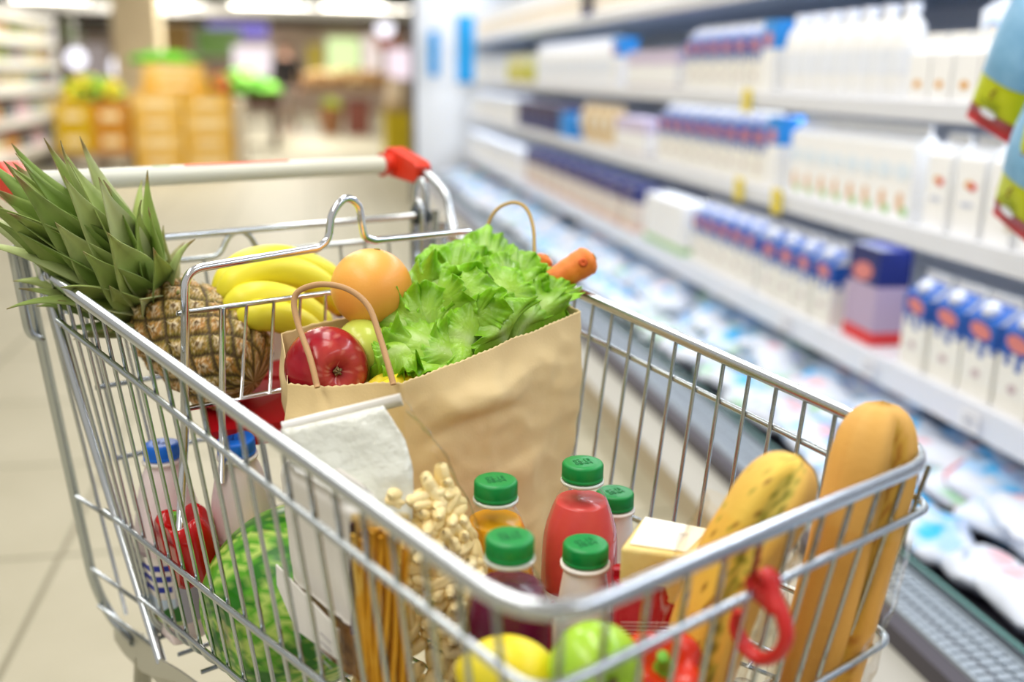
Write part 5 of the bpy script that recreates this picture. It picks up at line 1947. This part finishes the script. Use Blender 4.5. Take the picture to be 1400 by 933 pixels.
def juice(label, capxy, D, juice_col, juice_col2, R0, level=0.78, lab=None, base=None):
    topc = at(*capxy, D=D)
    x, y = topc[0], topc[1]
    zb = flz(y - ZO * 0) + ZO + 0.003
    H = topc[2] - zb - 0.017
    t = thing('juice_bottle', label, 'bottle', (x, y, zb))
    sc = R0 / 0.036
    prof = [(0.0, 0), (0.030 * sc, 0.0), (R0, 0.006), (R0 * 1.0, H * 0.30), (R0 * 1.0, H * 0.55), (R0 * 0.95, H * 0.71), (R0 * 0.80, H * 0.82), (R0 * 0.64, H * 0.90), (0.0182, H * 0.95), (0.0174, H * 0.965), (0.0174, H)]
    pr = [(a, b) for a, b in prof]
    ins = []
    hl = H * level
    for (a, b), (c, d) in zip(pr, pr[1:]):
        ins.append((a, b))
        if b < hl <= d:
            k = (hl - b) / (d - b)
            ins.append((a + (c - a) * k, hl))
            break
    ins = [(max(a - 0.0005, 0), b + (0.0012 if i < 2 else 0)) for i, (a, b) in enumerate(ins)]
    ins.append((0.0, hl))
    sm = smooth_path([(a, b, 0) for a, b in pr[1:]], 4)
    obj('clear_shell', G().lathe([(p[0], p[1]) for p in sm], 40, (x, y, zb), cap=False), M['clear'], t)
    sm = smooth_path([(a, b, 0) for a, b in ins[1:-1]], 4)
    obj('juice', G().lathe([(0, 0.0012)] + [(p[0], p[1]) for p in sm] + [(0, hl)], 36, (x, y, zb)), pm('juice_' + juice_col[1:], juice_col, 0.25, var=juice_col2, vscale=25, sss=0.08), t)
    obj('neck_ring', G().lathe([(0.0175, H - 0.004), (0.0205, H - 0.004), (0.0205, H - 0.001), (0.0175, H - 0.001)], 32, (x, y, zb), cap=False), pm('neck_plastic', '#e6efe6', 0.3, trans=0.3), t)
    screw_cap(t, (x, y, zb + H), (0, 0, 1), 0.0193, 0.0165, M['cap_green'], CAPTXT, 0.3)
    if lab:
        rr, cc_ = [], []
        yaw0 = math.atan2(CAM[1] - y, CAM[0] - x)
        P = [[(x + (R0 + 0.0007) * math.cos(a), y + (R0 + 0.0007) * math.sin(a), zb + z) for a in np.linspace(0, 2 * PI, 41)[:-1]] for z in np.linspace(H * 0.05, H * 0.44, 5)]
        lb = obj('label', G().grid(np.array(P), closev=True), pm('label_paper', '#f2e7e0', 0.5), t)
        # red script and a black letter on the label side that faces the front left
        g = G()
        for k in range(6):
            zz = zb + H * (0.40 - 0.045 * k)
            pts = [(x + (R0 + 0.0012) * math.cos(yaw0 + a), y + (R0 + 0.0012) * math.sin(yaw0 + a), zz + 0.0022 * math.sin(9 * a * 4 + k)) for a in np.linspace(-0.75, -0.05, 24)]
            g.tube(pts, 0.0007, 5)
        obj('red_script', g, pm('script_red', '#c8302e', 0.5), lb)
        g = G()
        pts = [(x + (R0 + 0.0012) * math.cos(yaw0 + a), y + (R0 + 0.0012) * math.sin(yaw0 + a), zb + H * (0.36 + 0.055 * math.sin(b))) for a, b in [(-1.0 + 0.16 * math.cos(q), q) for q in np.linspace(0, 2 * PI, 20)[:-1]]]
        g.tube(pts, 0.0012, 6, closed=True)
        obj('black_letter', g, pm('script_black', '#222222', 0.5), lb)
    return t


juice('pink red juice bottle with green cap in the middle of the trolley', (797, 631), .94, '#d44a48', '#dd5850', 0.0372, 0.885, lab=True)
juice('orange juice bottle with green cap behind the purple juice', (678, 655), .89, '#e8a010', '#edb028', 0.0362, 0.885)
juice('dark purple juice bottle with green cap nearest the left front corner', (697, 732), .784, '#641338', '#520e2e', 0.0372, 0.845)


def yogurt(label, capxy, D, R0):
    topc = at(*capxy, D=D)
    x, y = topc[0], topc[1]
    zb = flz(y) + ZO + 0.003
    H = topc[2] - zb - 0.0165
    t = thing('yogurt_bottle', label, 'bottle', (x, y, zb))
    prof = [(0.0, 0), (R0 * 0.86, 0.0), (R0, 0.005), (R0 * 1.0, H * 0.40), (R0 * 0.96, H * 0.55), (R0 * 0.80, H * 0.78), (0.0185, H * 0.93), (0.0180, H * 0.955), (0.0180, H)]
    sm = smooth_path([(a, b, 0) for a, b in prof[1:]], 4)
    obj('body', G().lathe([(0, 0)] + [(p[0], p[1]) for p in sm] + [(0, H)], 40, (x, y, zb)), M['milk_white'], t)
    obj('neck_ring', G().lathe([(0.018, H - 0.006), (0.0217, H - 0.005), (0.0217, H - 0.002), (0.018, H - 0.001)], 36, (x, y, zb), cap=False), M['milk_white'], t)
    screw_cap(t, (x, y, zb + H), (0, 0, 1), 0.0196, 0.0165, M['cap_green'], CAPTXT, 0.5)


yogurt('small white drinking yogurt bottle with green cap in front of the pink juice', (801, 742), .86, 0.027)
yogurt('white bottle with green cap half hidden behind the pink juice', (841, 672), 1.04, 0.026)


def milk(label, capxy, base, top_, stripes):
    b0, t0 = np.array(base), np.array(top_)
    ax = unit(t0 - b0)
    H = np.linalg.norm(t0 - b0) - 0.018
    t = thing('milk_bottle', label, 'bottle', b0)
    R0 = 0.0385
    prof = [(0.034, 0.0), (R0, 0.006), (R0, H * 0.52), (R0 * 0.97, H * 0.60), (R0 * 0.87, H * 0.72), (R0 * 0.68, H * 0.87), (0.0195, H * 0.955), (0.0185, H * 0.965), (0.0185, H)]
    sm = [(p[0], p[1]) for p in smooth_path([(a, b, 0) for a, b in prof], 5)]
    g = G().lathe([(0, 0)] + sm + [(0, H)], 44, b0, ax)
    g.v = [tuple(q) for q in inside(g.v, 0.0064)]
    obj('body', g, pm('pink_milk_plastic', '#ecdcdc', 0.3, sss=0.05), t)
    obj('neck_ring', G().lathe([(0.0185, H - 0.006), (0.0218, H - 0.005), (0.0218, H - 0.002), (0.0185, H - 0.001)], 36, b0, ax, cap=False), M['milk_white'], t)
    screw_cap(t, b0 + ax * H, ax, 0.0195, 0.0175, M['cap_blue'], CAPTXT_B, 0.2)
    # printed wrap: checkered blue bars on white, grey side panel, green meadow at the foot
    u = unit(-FW - ax * (-FW @ ax))
    w_ = np.cross(ax, u)
    lo, hi = H * 0.10, H * 0.50
    g = G()
    nu, nv = 60, 120
    P, Cc = [], []
    for i in range(nu):
        z = lo + (hi - lo) * i / (nu - 1)
        row_, cr = [], []
        for j in range(nv):
            a = 2 * PI * j / nv - PI
            row_.append(b0 + ax * z + (R0 + 0.0006) * (u * math.cos(a) + w_ * math.sin(a)))
            f = (z - lo) / (hi - lo)
            x_ = a * R0
            c = lin('#e9e2da')
            if -0.034 < x_ < 0.012:
                for k in range(3):
                    if abs(f - (0.54 + 0.15 * k)) < 0.042:
                        c = lin('#1f2f9a')
            if x_ > 0.013 and x_ < 0.06:
                c = lin('#b4b4c2')
            if f < 0.24 + 0.05 * math.sin(a * 3) + 0.02 * math.sin(a * 17) and x_ < 0.02:
                c = lin('#2e6f2a') if f > 0.06 else lin('#b9c98a')
            elif f < 0.40 and x_ < 0.013:
                c = lin('#c8d9ea')
            if f < 0.2 and -0.06 < x_ < -0.03:
                c = lin('#c8452c') if (int(f * 30) + j) % 3 else lin('#e0a23a')
            cr.append(c)
        P.append(row_)
        Cc.append(cr)
    g.grid(inside(P, 0.0036), closev=True, col=np.array(Cc))
    obj('wrap_label', g, pm('printed_wrap', '#ffffff', 0.4, attr=True), t)
    return t


ba = at(246, 878, D=1.172)
ba[2] = flz(ba[1]) + ZO + 0.004
milk('tall milk bottle with blue cap and blue barred label in the rear left corner', None, ba, at(220, 605, D=1.115), True)
bb = np.array([-0.115, -0.135, flz(.135) + ZO + 0.004])
milk('second milk bottle with blue cap under the red seat flap, right of the red pepper', None, bb, at(322, 598, D=1.06), True)

# ---- cheese on a red packet
rc = at(895, 832, D=.83)
zt = rc[2] + 0.018
rb = C(rc[0] + 0.012, rc[1] + 0.02, flz(rc[1])) + np.array([0, 0, 0.004])
t = thing('foil_packet', 'glossy red packet standing under the cheese wedge', 'packet', rb)
ex, ey = unit(RR * np.array([1, 1, 0])), unit(FW * np.array([1, 1, 0]))
Hh = zt - rb[2]
P = []
for k in range(14):
    f = k / 13
    s_ = 1.0 - 0.04 * math.sin(PI * f)
    P.append([rb + ex * (0.030 * s_ * math.copysign(abs(math.cos(a)) ** 0.35, math.cos(a))) + ey * (0.021 * s_ * math.copysign(abs(math.sin(a)) ** 0.35, math.sin(a))) + UP * (Hh * f) + unit(-FW) * 0.0012 * nz((a, f * 8, 0), 1.7, 3) for a in np.linspace(0, 2 * PI, 49)[:-1]])
obj('foil_body', G().grid(np.array(P), closev=True, capu=True), pm('red_foil_pack', '#c01c2e', 0.22, var='#cc2a3a', vscale=60, bump=0.2, bscale=120, bdist=0.002), t)
g = G()
for k in range(7):
    g.tube([rb + ex * -0.024 - ey * 0.0218 + UP * (Hh * 0.84 - 0.0034 * k - 0.012), rb + ex * 0.018 - ey * 0.0218 + UP * (Hh * 0.84 - 0.0034 * k - 0.012)], 0.0005, 4)
obj('white_print', g, pm('white_print', '#f3c9c9', 0.5), t)
g = G()
g.box((0, 0, 0), (1, 1, 1), fr=lambda a, b, c: rb + ex * (-0.03 + 0.06 * a) + ey * (-0.003 + 0.006 * b) + UP * (Hh + 0.0 + 0.006 * c))
obj('folded_seam', g, pm('red_seam', '#a81426', 0.3), t)

ch = at(900, 765, D=.845)
t = thing('cheese_wedge', 'pale yellow cheese wedge with a white printed label on top', 'cheese', ch - UP * 0.03)
# wedge: thin tip to the right, thick rind end at the left
tl, tr, fr_, fl_ = at(872, 714, D=.875), at(972, 736, D=.87), at(962, 752, D=.80), at(850, 742, D=.835)
zt = max(tl[2], fl_[2])
top4 = [at(848, 746, D=.825), at(968, 762, D=.815), at(972, 733, D=.875), at(878, 712, D=.885)]
zz = np.mean([p[2] for p in top4])
top4 = [np.array([p[0], p[1], zz + (0.004 if i in (0, 3) else 0.0)]) for i, p in enumerate(top4)]
g = G()
g.prism(top4, (0, 0, 0), (0, 0, -0.047))
o = obj('cheese_body', g, pm('pale_cheese', '#e6d38c', 0.38, var='#ead99a', vscale=30, bump=0.55, bscale=70, bdist=0.003), t)
md = o.modifiers.new('bevel', 'BEVEL')
md.width = 0.004
md.segments = 4
g = G()
lp = [top4[0] * 0.82 + top4[3] * 0.10 + top4[1] * 0.08, top4[0] * 0.25 + top4[1] * 0.65 + top4[2] * 0.10, top4[2] * 0.86 + top4[3] * 0.04 + top4[1] * 0.10, top4[3] * 0.92 + top4[2] * 0.05 + top4[0] * .03]
g.prism([p + UP * 0.0006 for p in lp], (0, 0, 0), (0, 0, 0.0006))
lb = obj('label', g, pm('white_label', '#f4f2ee', 0.5), t)
g = G()
bx, by = lp[1] - lp[0], lp[3] - lp[0]
rs = random.Random(2)
for k in range(9):
    u0 = 0.06
    while u0 < 0.62:
        u1 = u0 + rs.uniform(0.02, 0.09)
        a = lp[0] + bx * u0 + by * (0.1 + 0.09 * k)
        b = lp[0] + bx * u1 + by * (0.1 + 0.09 * k)
        g.tube([a + UP * 0.0007, b + UP * 0.0007], 0.00032, 4)
        u0 = u1 + 0.012
u0 = 0.74
while u0 < 0.93:
    wd = rs.choice([0.0002, 0.0004, 0.0005])
    a = lp[0] + bx * u0 + by * 0.2
    b = lp[0] + bx * u0 + by * 0.62
    g.tube([a + UP * 0.0007, b + UP * 0.0007], wd, 4)
    u0 += 0.022
obj('small_print', g, pm('label_print', '#8c8c94', 0.6), lb)
g = G()
cr_ = np.mean(top4, axis=0)
g.prism([cr_ + (p - cr_) * 1.012 + UP * 0.0018 for p in top4], (0, 0, 0), (0, 0, -0.050))
o = obj('clear_wrap', g, film('cling_film', '#fffdf6', 0.04, 0.1, 0.15, 60, 0.001), t)
md = o.modifiers.new('bevel', 'BEVEL')
md.width = 0.005
md.segments = 3

# ---- bread
M['crust'] = pm('bread_crust', '#ffffff', 0.6, attr=True, bump=0.3, bscale=160, bdist=0.002)


def loaf(label, pts, r, flat, groove_dir, herb, name='baguette'):
    path = smooth_path(pts, 10)
    n, m = len(path), 64
    t = thing(name, label, 'bread', path[0] - UP * r * 0.3)
    P = np.zeros((n, m, 3))
    Cc = np.zeros((n, m, 4))
    for i in range(n):
        u = i / (n - 1)
        tg = unit(path[min(i + 1, n - 1)] - path[max(i - 1, 0)])
        gd = unit(groove_dir - tg * (groove_dir @ tg))
        sd = np.cross(tg, gd)
        e = min(u, 1 - u) / 0.24
        k = max(0.0, 1 - (1 - min(1, e)) ** 2.3) ** 0.62 if e < 1 else 1.0
        for j in range(m):
            a = 2 * PI * j / m
            x, y = math.cos(a), math.sin(a)
            rr = r * max(k, 0.02) * (1 + 0.03 * nz((x, y, u * 6), 1.5, 4))
            gx = abs(y) if x > 0 else 9
            gw = 0.20 + 0.05 * math.sin(9 * u + 1)
            dep = math.exp(-(gx / gw) ** 2) * min(1, max(0, (0.96 - u) * 12))
            lip = math.exp(-((gx - gw * 2.0) / 0.18) ** 2) * 0.05
            q = rr * (1 - 0.30 * dep + lip)
            P[i, j] = path[i] + gd * (q * x * (flat if True else 1)) + sd * (q * y)
            c = np.array(lin('#dfae5c'))
            kk2 = 0.5 + 0.5 * nz((x * 2, y * 2, u * 7), 1.3, 2)
            c = c * kk2 + np.array(lin('#dca850')) * (1 - kk2)
            if x < 0.2:
                c = c * 0.7 + np.array(lin('#d29a4a')) * 0.3
            if dep > 0.35:
                c = np.array(lin('#d9c25a')) if herb else np.array(lin('#d0a23c'))
                w3 = nz((x * 5, y * 9, u * 40), 1.7, 7)
                if herb and w3 > 0.02:
                    c = np.array(lin('#7f7a22')) if w3 > .25 else np.array(lin('#a8a03a'))
                elif not herb and w3 > 0.25:
                    c = np.array(lin('#b07420'))
            elif herb and x > -0.2:
                w3 = nz((x * 6, y * 6, u * 30), 1.6, 12)
                yl = max(0, min(1, 1.5 - gx * 1.1)) if y * (sd @ RR) < 0 else max(0, min(1, 0.9 - gx * 1.6))
                c = c * (1 - 0.6 * yl) + np.array(lin('#dcc048')) * 0.8 * yl
                if w3 > 0.36 and yl > 0.2:
                    c = np.array(lin('#94651e')) if w3 > 0.44 else np.array(lin('#a89a38'))
            Cc[i, j] = (*c[:3], 1)
    obj('crust', G().grid(P, closev=True, capu=True, col=Cc), M['crust'], t)
    return t, path


# herb baguette in a clear sleeve
pts = [at(925, 1010, D=.83), at(960, 890, D=.80), at(1000, 780, D=.785), at(1046, 700, D=.775), at(1094, 624, D=.77)]
hb, hpth = loaf('garlic herb baguette with green filling in a clear sleeve behind the front rim', pts, 0.0315, 0.85, -FW * 0.9 + RR * 0.10 + UU * 0.35, True)


def sleeve(parent, path, i0, i1, r0, r1, name='plastic_sleeve', lift=(0, 0, 0), wob=0.006, sd_=1.0, mat=None):
    n, m = 26, 48
    P = np.zeros((n, m, 3))
    for i in range(n):
        f = i / (n - 1)
        ii = i0 + (i1 - i0) * f
        a0 = int(min(ii, len(path) - 2))
        c = path[a0] + (path[a0 + 1] - path[a0]) * (ii - a0) + np.array(lift) * f
        tg = unit(path[min(a0 + 1, len(path) - 1)] - path[a0])
        gd = unit(-FW - tg * (-FW @ tg))
        sd = np.cross(tg, gd)
        for j in range(m):
            a = 2 * PI * j / m
            rr = (r0 + (r1 - r0) * f) + wob * nz((math.cos(a) * 2, math.sin(a) * 2, f * 5), 1.3, sd_) + wob * 0.4 * nz((math.cos(a) * 5, math.sin(a) * 5, f * 11), 1.3, sd_ + 3)
            P[i, j] = c + (gd * math.cos(a) * 0.9 + sd * math.sin(a)) * rr
    return obj(name, G().grid(P, closev=True), mat or film('sleeve_film', '#fffaf2', 0.10, 0.12, 0.25, 55, 0.003), parent)


sleeve(hb, hpth, 0, 29, 0.038, 0.043, lift=-RR * 0.006 - UU * 0.002)
pts = [at(1105, 985, D=.865), at(1130, 880, D=.845), at(1162, 760, D=.83), at(1190, 650, D=.82), at(1207, 548, D=.81)]
lb2, bp = loaf('large golden baguette standing in the right front corner of the trolley', pts, 0.0385, 0.80, -FW * 0.75 + RR * 0.34 + UU * 0.12, False)
sleeve(lb2, bp, 0, 24, 0.041, 0.044, sd_=6.0, wob=0.005)

# ---- cavatelli pasta in a clear packet
pT, pB = at(468, 566, D=.845), np.array([-0.098, -0.462, flz(.46) + ZO + 0.012])
wd = unit(RR * 0.98 + UU * 0.12)
ax_ = unit(pT - pB)
wd = unit(wd - ax_ * (wd @ ax_))
td = unit(np.cross(wd, ax_))
if td @ FW > 0:
    td = -td
Lp = np.linalg.norm(pT - pB)
pk_ = thing('pasta_packet', 'clear packet of shell pasta with a white top label leaning on the paper bag', 'packet', pB)


def pk_half(u):
    """half width and half thickness along the packet, u 0 bottom 1 top"""
    w0 = 0.064 + 0.006 * math.sin(PI * min(1, u * 1.4)) - 0.012 * max(0, u - 0.8) / 0.2
    th = 0.033 * (1 - max(0, u - 0.05) ** 2.4) * min(1, 0.45 + u * 6) + 0.0015
    return w0, th


def pk_pt(u, a, k=1.0):
    w0, th = pk_half(u)
    x = math.copysign(abs(math.cos(a)) ** 0.7, math.cos(a))
    y = math.copysign(abs(math.sin(a)) ** 0.8, math.sin(a))
    c = pB + ax_ * (Lp * u) + wd * (0.021 * math.sin(PI * u))
    return c + wd * (w0 * x * k) + td * (th * y * k)


P = []
for u in np.linspace(0, 1, 44):
    ring = []
    for a in np.linspace(0, 2 * PI, 61)[:-1]:
        w_ = 0.0025 * nz((math.cos(a) * 3, math.sin(a) * 3, u * 9), 1.5, 3) + (0.0035 * nz((math.cos(a) * 6, math.sin(a) * 6, u * 16), 1.5, 9) if u > 0.72 else 0)
        p = pk_pt(u, a)
        ring.append(p + unit(p - (pB + ax_ * Lp * u)) * w_)
    P.append(ring)
obj('clear_film', G().grid(np.array(P), closev=True, capu=True), film('pasta_film', '#fffdf6', 0.12, 0.06, 0.55, 50, 0.006), pk_)
# white printed header over the upper left front
P = []
for u in np.linspace(0.66, 1.0, 16):
    a1 = 0.30 + 0.16 * math.sin(9 * u) + 0.45 * (1 - (u - 0.66) / 0.34) ** 2
    P.append([pk_pt(u, a, 1.03) + td * 0.0012 + td * (0.003 * nz((a * 2.5, u * 12, 0), 1.6, 2) + 0.002 * abs(nz((a * 4, u * 22, 0), 1.6, 5))) for a in np.linspace(PI - 0.02, 0.95 + (0.45 * max(0, (0.90 - u) / 0.24)), 22)])
nth = pm('header_film', '#e6e9df', 0.13, bump=0.5, bscale=20, bdist=0.02, coat=0.3)
o = obj('white_header', G().grid(np.array(P)), nth, pk_)
md = o.modifiers.new('thick', 'SOLIDIFY')
md.thickness = 0.0006
obj('top_seal', G().tube([pk_pt(1.0, PI), pk_pt(1.0, 0.0)], 0.0026, 8, flat=2.2), pm('seal_white', '#f2f0ea', 0.3), pk_)

# one shell piece: a short rolled dumpling with a curled slit
def cavatelli_mesh():
    g = G()
    n, m = 16, 18
    Pq = np.zeros((n, m, 3))
    for i in range(n):
        u = i / (n - 1)
        q = math.sqrt(max(0.02, 1 - (2 * u - 1) ** 2))
        for j in range(m):
            a = 2 * PI * j / m
            r = 0.0056 * (0.45 + 0.55 * q) if 0 < i < n - 1 else 0.0012
            slit = math.exp(-((a - PI / 2) / 0.22) ** 2) * q
            rr = r * (1 - 0.42 * slit) * (1 + 0.03 * math.sin(7 * a))
            Pq[i, j] = (0.0235 * (u - 0.5), rr * math.cos(a), rr * math.sin(a) * 0.95 + 0.0010 * math.sin(PI * u))
    g.grid(Pq, closev=True, capu=True)
    return g.mesh('pasta_shell', pm('durum_pasta', '#fae3a6', 0.45, var='#fbe9b4', vscale=35, sss=0.1))


cm = cavatelli_mesh()
rs = random.Random(4)
count = 0
for layer, (kk_, nrow, ncol) in enumerate(((0.86, 26, 10), (0.60, 16, 7))):
    for r in range(nrow):
        u = 0.02 + (0.735 - 0.0) * (r + 0.5) / nrow
        for c in range(ncol):
            a = PI * (0.02 + 0.96 * (c + 0.5 + 0.25 * (r % 2) - 0.12) / ncol) + rs.uniform(-0.1, 0.1)
            uu_ = u + rs.uniform(-0.012, 0.012)
            if uu_ > 0.67 + 0.05 * math.cos(a) and layer == 0 and rs.random() < 0.25:
                continue
            if count >= 300:
                continue
            p = pk_pt(min(uu_, 0.74), a, kk_)
            nrm = unit(p - pk_pt(uu_, a, kk_ * 0.5))
            t1 = unit(ax_ - nrm * (ax_ @ nrm))
            t2 = np.cross(nrm, t1)
            an = rs.uniform(0, 2 * PI)
            tl_ = rs.uniform(-0.5, 0.5)
            x_ = unit((t1 * math.cos(an) + t2 * math.sin(an)) * math.cos(tl_) + nrm * math.sin(tl_))
            roll = rs.uniform(0, 2 * PI)
            y0 = unit(np.cross(nrm, x_))
            z0_ = np.cross(x_, y0)
            y_ = y0 * math.cos(roll) + z0_ * math.sin(roll)
            z_ = np.cross(x_, y_)
            s_ = rs.uniform(1.0, 1.22)
            o = bpy.data.objects.new('pasta_shell', cm)
            COL.objects.link(o)
            o.matrix_world = Matrix(((x_[0] * s_, y_[0] * s_, z_[0] * s_, p[0]), (x_[1] * s_, y_[1] * s_, z_[1] * s_, p[1]), (x_[2] * s_, y_[2] * s_, z_[2] * s_, p[2]), (0, 0, 0, 1)))
            tag(o, 'pale yellow rolled pasta shell inside the clear packet', 'pasta', 'pasta shells in the clear packet')
            count += 1

# ---- packet of long ribbon pasta
qb, qt = at(528, 985, D=.80), at(520, 715, D=.765)
t = thing('ribbon_pasta_packet', 'slim packet of long golden ribbon pasta left of the shell pasta', 'packet', qb)
ax2 = unit(qt - qb)
w2 = unit(RR - ax2 * (RR @ ax2))
t2_ = np.cross(w2, ax2)
Lq = np.linalg.norm(qt - qb)
g = G()
rs = random.Random(8)
for k in range(16):
    x0 = -0.017 + 0.034 * (k % 8) / 7
    dp = 0.006 if k < 8 else -0.006
    pth = [qb + ax2 * Lq * u + w2 * (x0 + 0.003 * math.sin(5 * u + k)) + t2_ * (dp + 0.002 * math.cos(7 * u + k)) for u in np.linspace(0.02, 0.97 - 0.04 * rs.random(), 14)]
    g.tube(pth, 0.0031, 8, flat=0.5)
o = obj('pasta_ribbons', g, pm('amber_pasta', '#d9a93a', 0.4, var='#e2bb58', vscale=40), t)
o['kind'] = 'stuff'
P = []
for u in np.linspace(-0.02, 1.04, 24):
    w_ = 0.022 * (1 + 0.03 * math.sin(8 * u))
    P.append([qb + ax2 * Lq * u + w2 * (w_ * math.cos(a)) + t2_ * (0.0135 * math.sin(a) * (1 if u < 0.95 else 0.3)) for a in np.linspace(0, 2 * PI, 33)[:-1]])
obj('clear_film', G().grid(np.array(P), closev=True, capu=True), film('amber_film', '#fff3d2', 0.10, 0.1, 0.3, 50, 0.003), t)

# ---- white packet of buckwheat
xw = -0.186
c4 = [at(362, 632, X=xw), at(474, 652, X=xw), at(466, 885, X=xw), at(378, 850, X=xw)]
bx0 = np.array([xw + 0.016, (c4[0][1] + c4[1][1]) / 2, c4[3][2] - 0.06])
t = thing('paper_packet', 'tall plain white packet standing behind the left wires beside the watermelon', 'packet', bx0)
y0_, y1_ = -0.362, -0.488
zb_, zt_ = c4[2][2] - 0.03, C(0, 0, -0.106)[2]
P = []
for k in range(30):
    f = k / 29
    z = zb_ + (zt_ - zb_) * f
    sh = 1 - 0.22 * max(0, (f - 0.93) / 0.07) ** 2
    yc, hw = (y0_ + y1_) / 2, abs(y1_ - y0_) / 2 * (1 - 0.05 * (1 - f)) * sh
    lean = -0.010 * (1 - f) * -1
    ring = []
    for a in np.linspace(0, 2 * PI, 57)[:-1]:
        cx_ = math.copysign(abs(math.cos(a)) ** 0.45, math.cos(a))
        sy_ = math.copysign(abs(math.sin(a)) ** 0.45, math.sin(a))
        ring.append(np.array([xw + 0.016 + lean + 0.019 * cx_ * sh, yc + hw * sy_, z]) + np.array([-1, 0, 0]) * 0.0016 * math.sin(26 * sy_) * 0.5 + 0.002 * nz((cx_, sy_ * 3, f * 4), 1.4, 5))
    P.append(ring)
nw = len(P)
P = np.array(P)
obj('paper_body', G().grid(P[9:], closev=True, capu=True), pm('white_paper_pack', '#efece4', 0.5, var='#f4f1ea', vscale=20, bump=0.15, bscale=90), t)
obj('clear_window', G().grid(P[:10] * 1.0, closev=True, capu=True), pm('brown_window', '#9a6e3a', 0.35, var='#6f4c26', vscale=130, bump=0.4, bscale=180, bdist=0.002), t)
g = G()
zl0, zl1 = zb_ + 0.018, zb_ + (zt_ - zb_) * 0.42
yl0, yl1 = y0_ - 0.012, y1_ + 0.006
g.prism([(xw - 0.0085, yl0, zl1), (xw - 0.0085, yl1, zl1 - 0.012), (xw - 0.007, yl1, zl0 + 0.008), (xw - 0.007, yl0 - 0.03, zl0), (xw - 0.0085, yl0, zl0 + 0.03)], (0, 0, 0), (-0.0012, 0, 0))
lb = obj('paper_label', g, pm('label_white_b', '#f1efea', 0.55), t)
g = G()
for k in range(4):
    zz = zl1 - 0.03 - 0.008 * k
    g.tube([(xw - 0.0098, yl1 + 0.012, zz), (xw - 0.0098, yl1 + 0.03, zz + 0.001)], 0.0006, 4)
obj('grey_print', g, pm('grey_label_print', '#a9a6a6', 0.6), lb)
obj('dark_seam', G().tube([(xw + 0.002, y1_ - 0.0015, zt_ - 0.014), (xw + 0.002, y1_ + 0.002, zb_ + 0.05)], 0.0022, 8), pm('plum_seam', '#4c3748', 0.5), t)
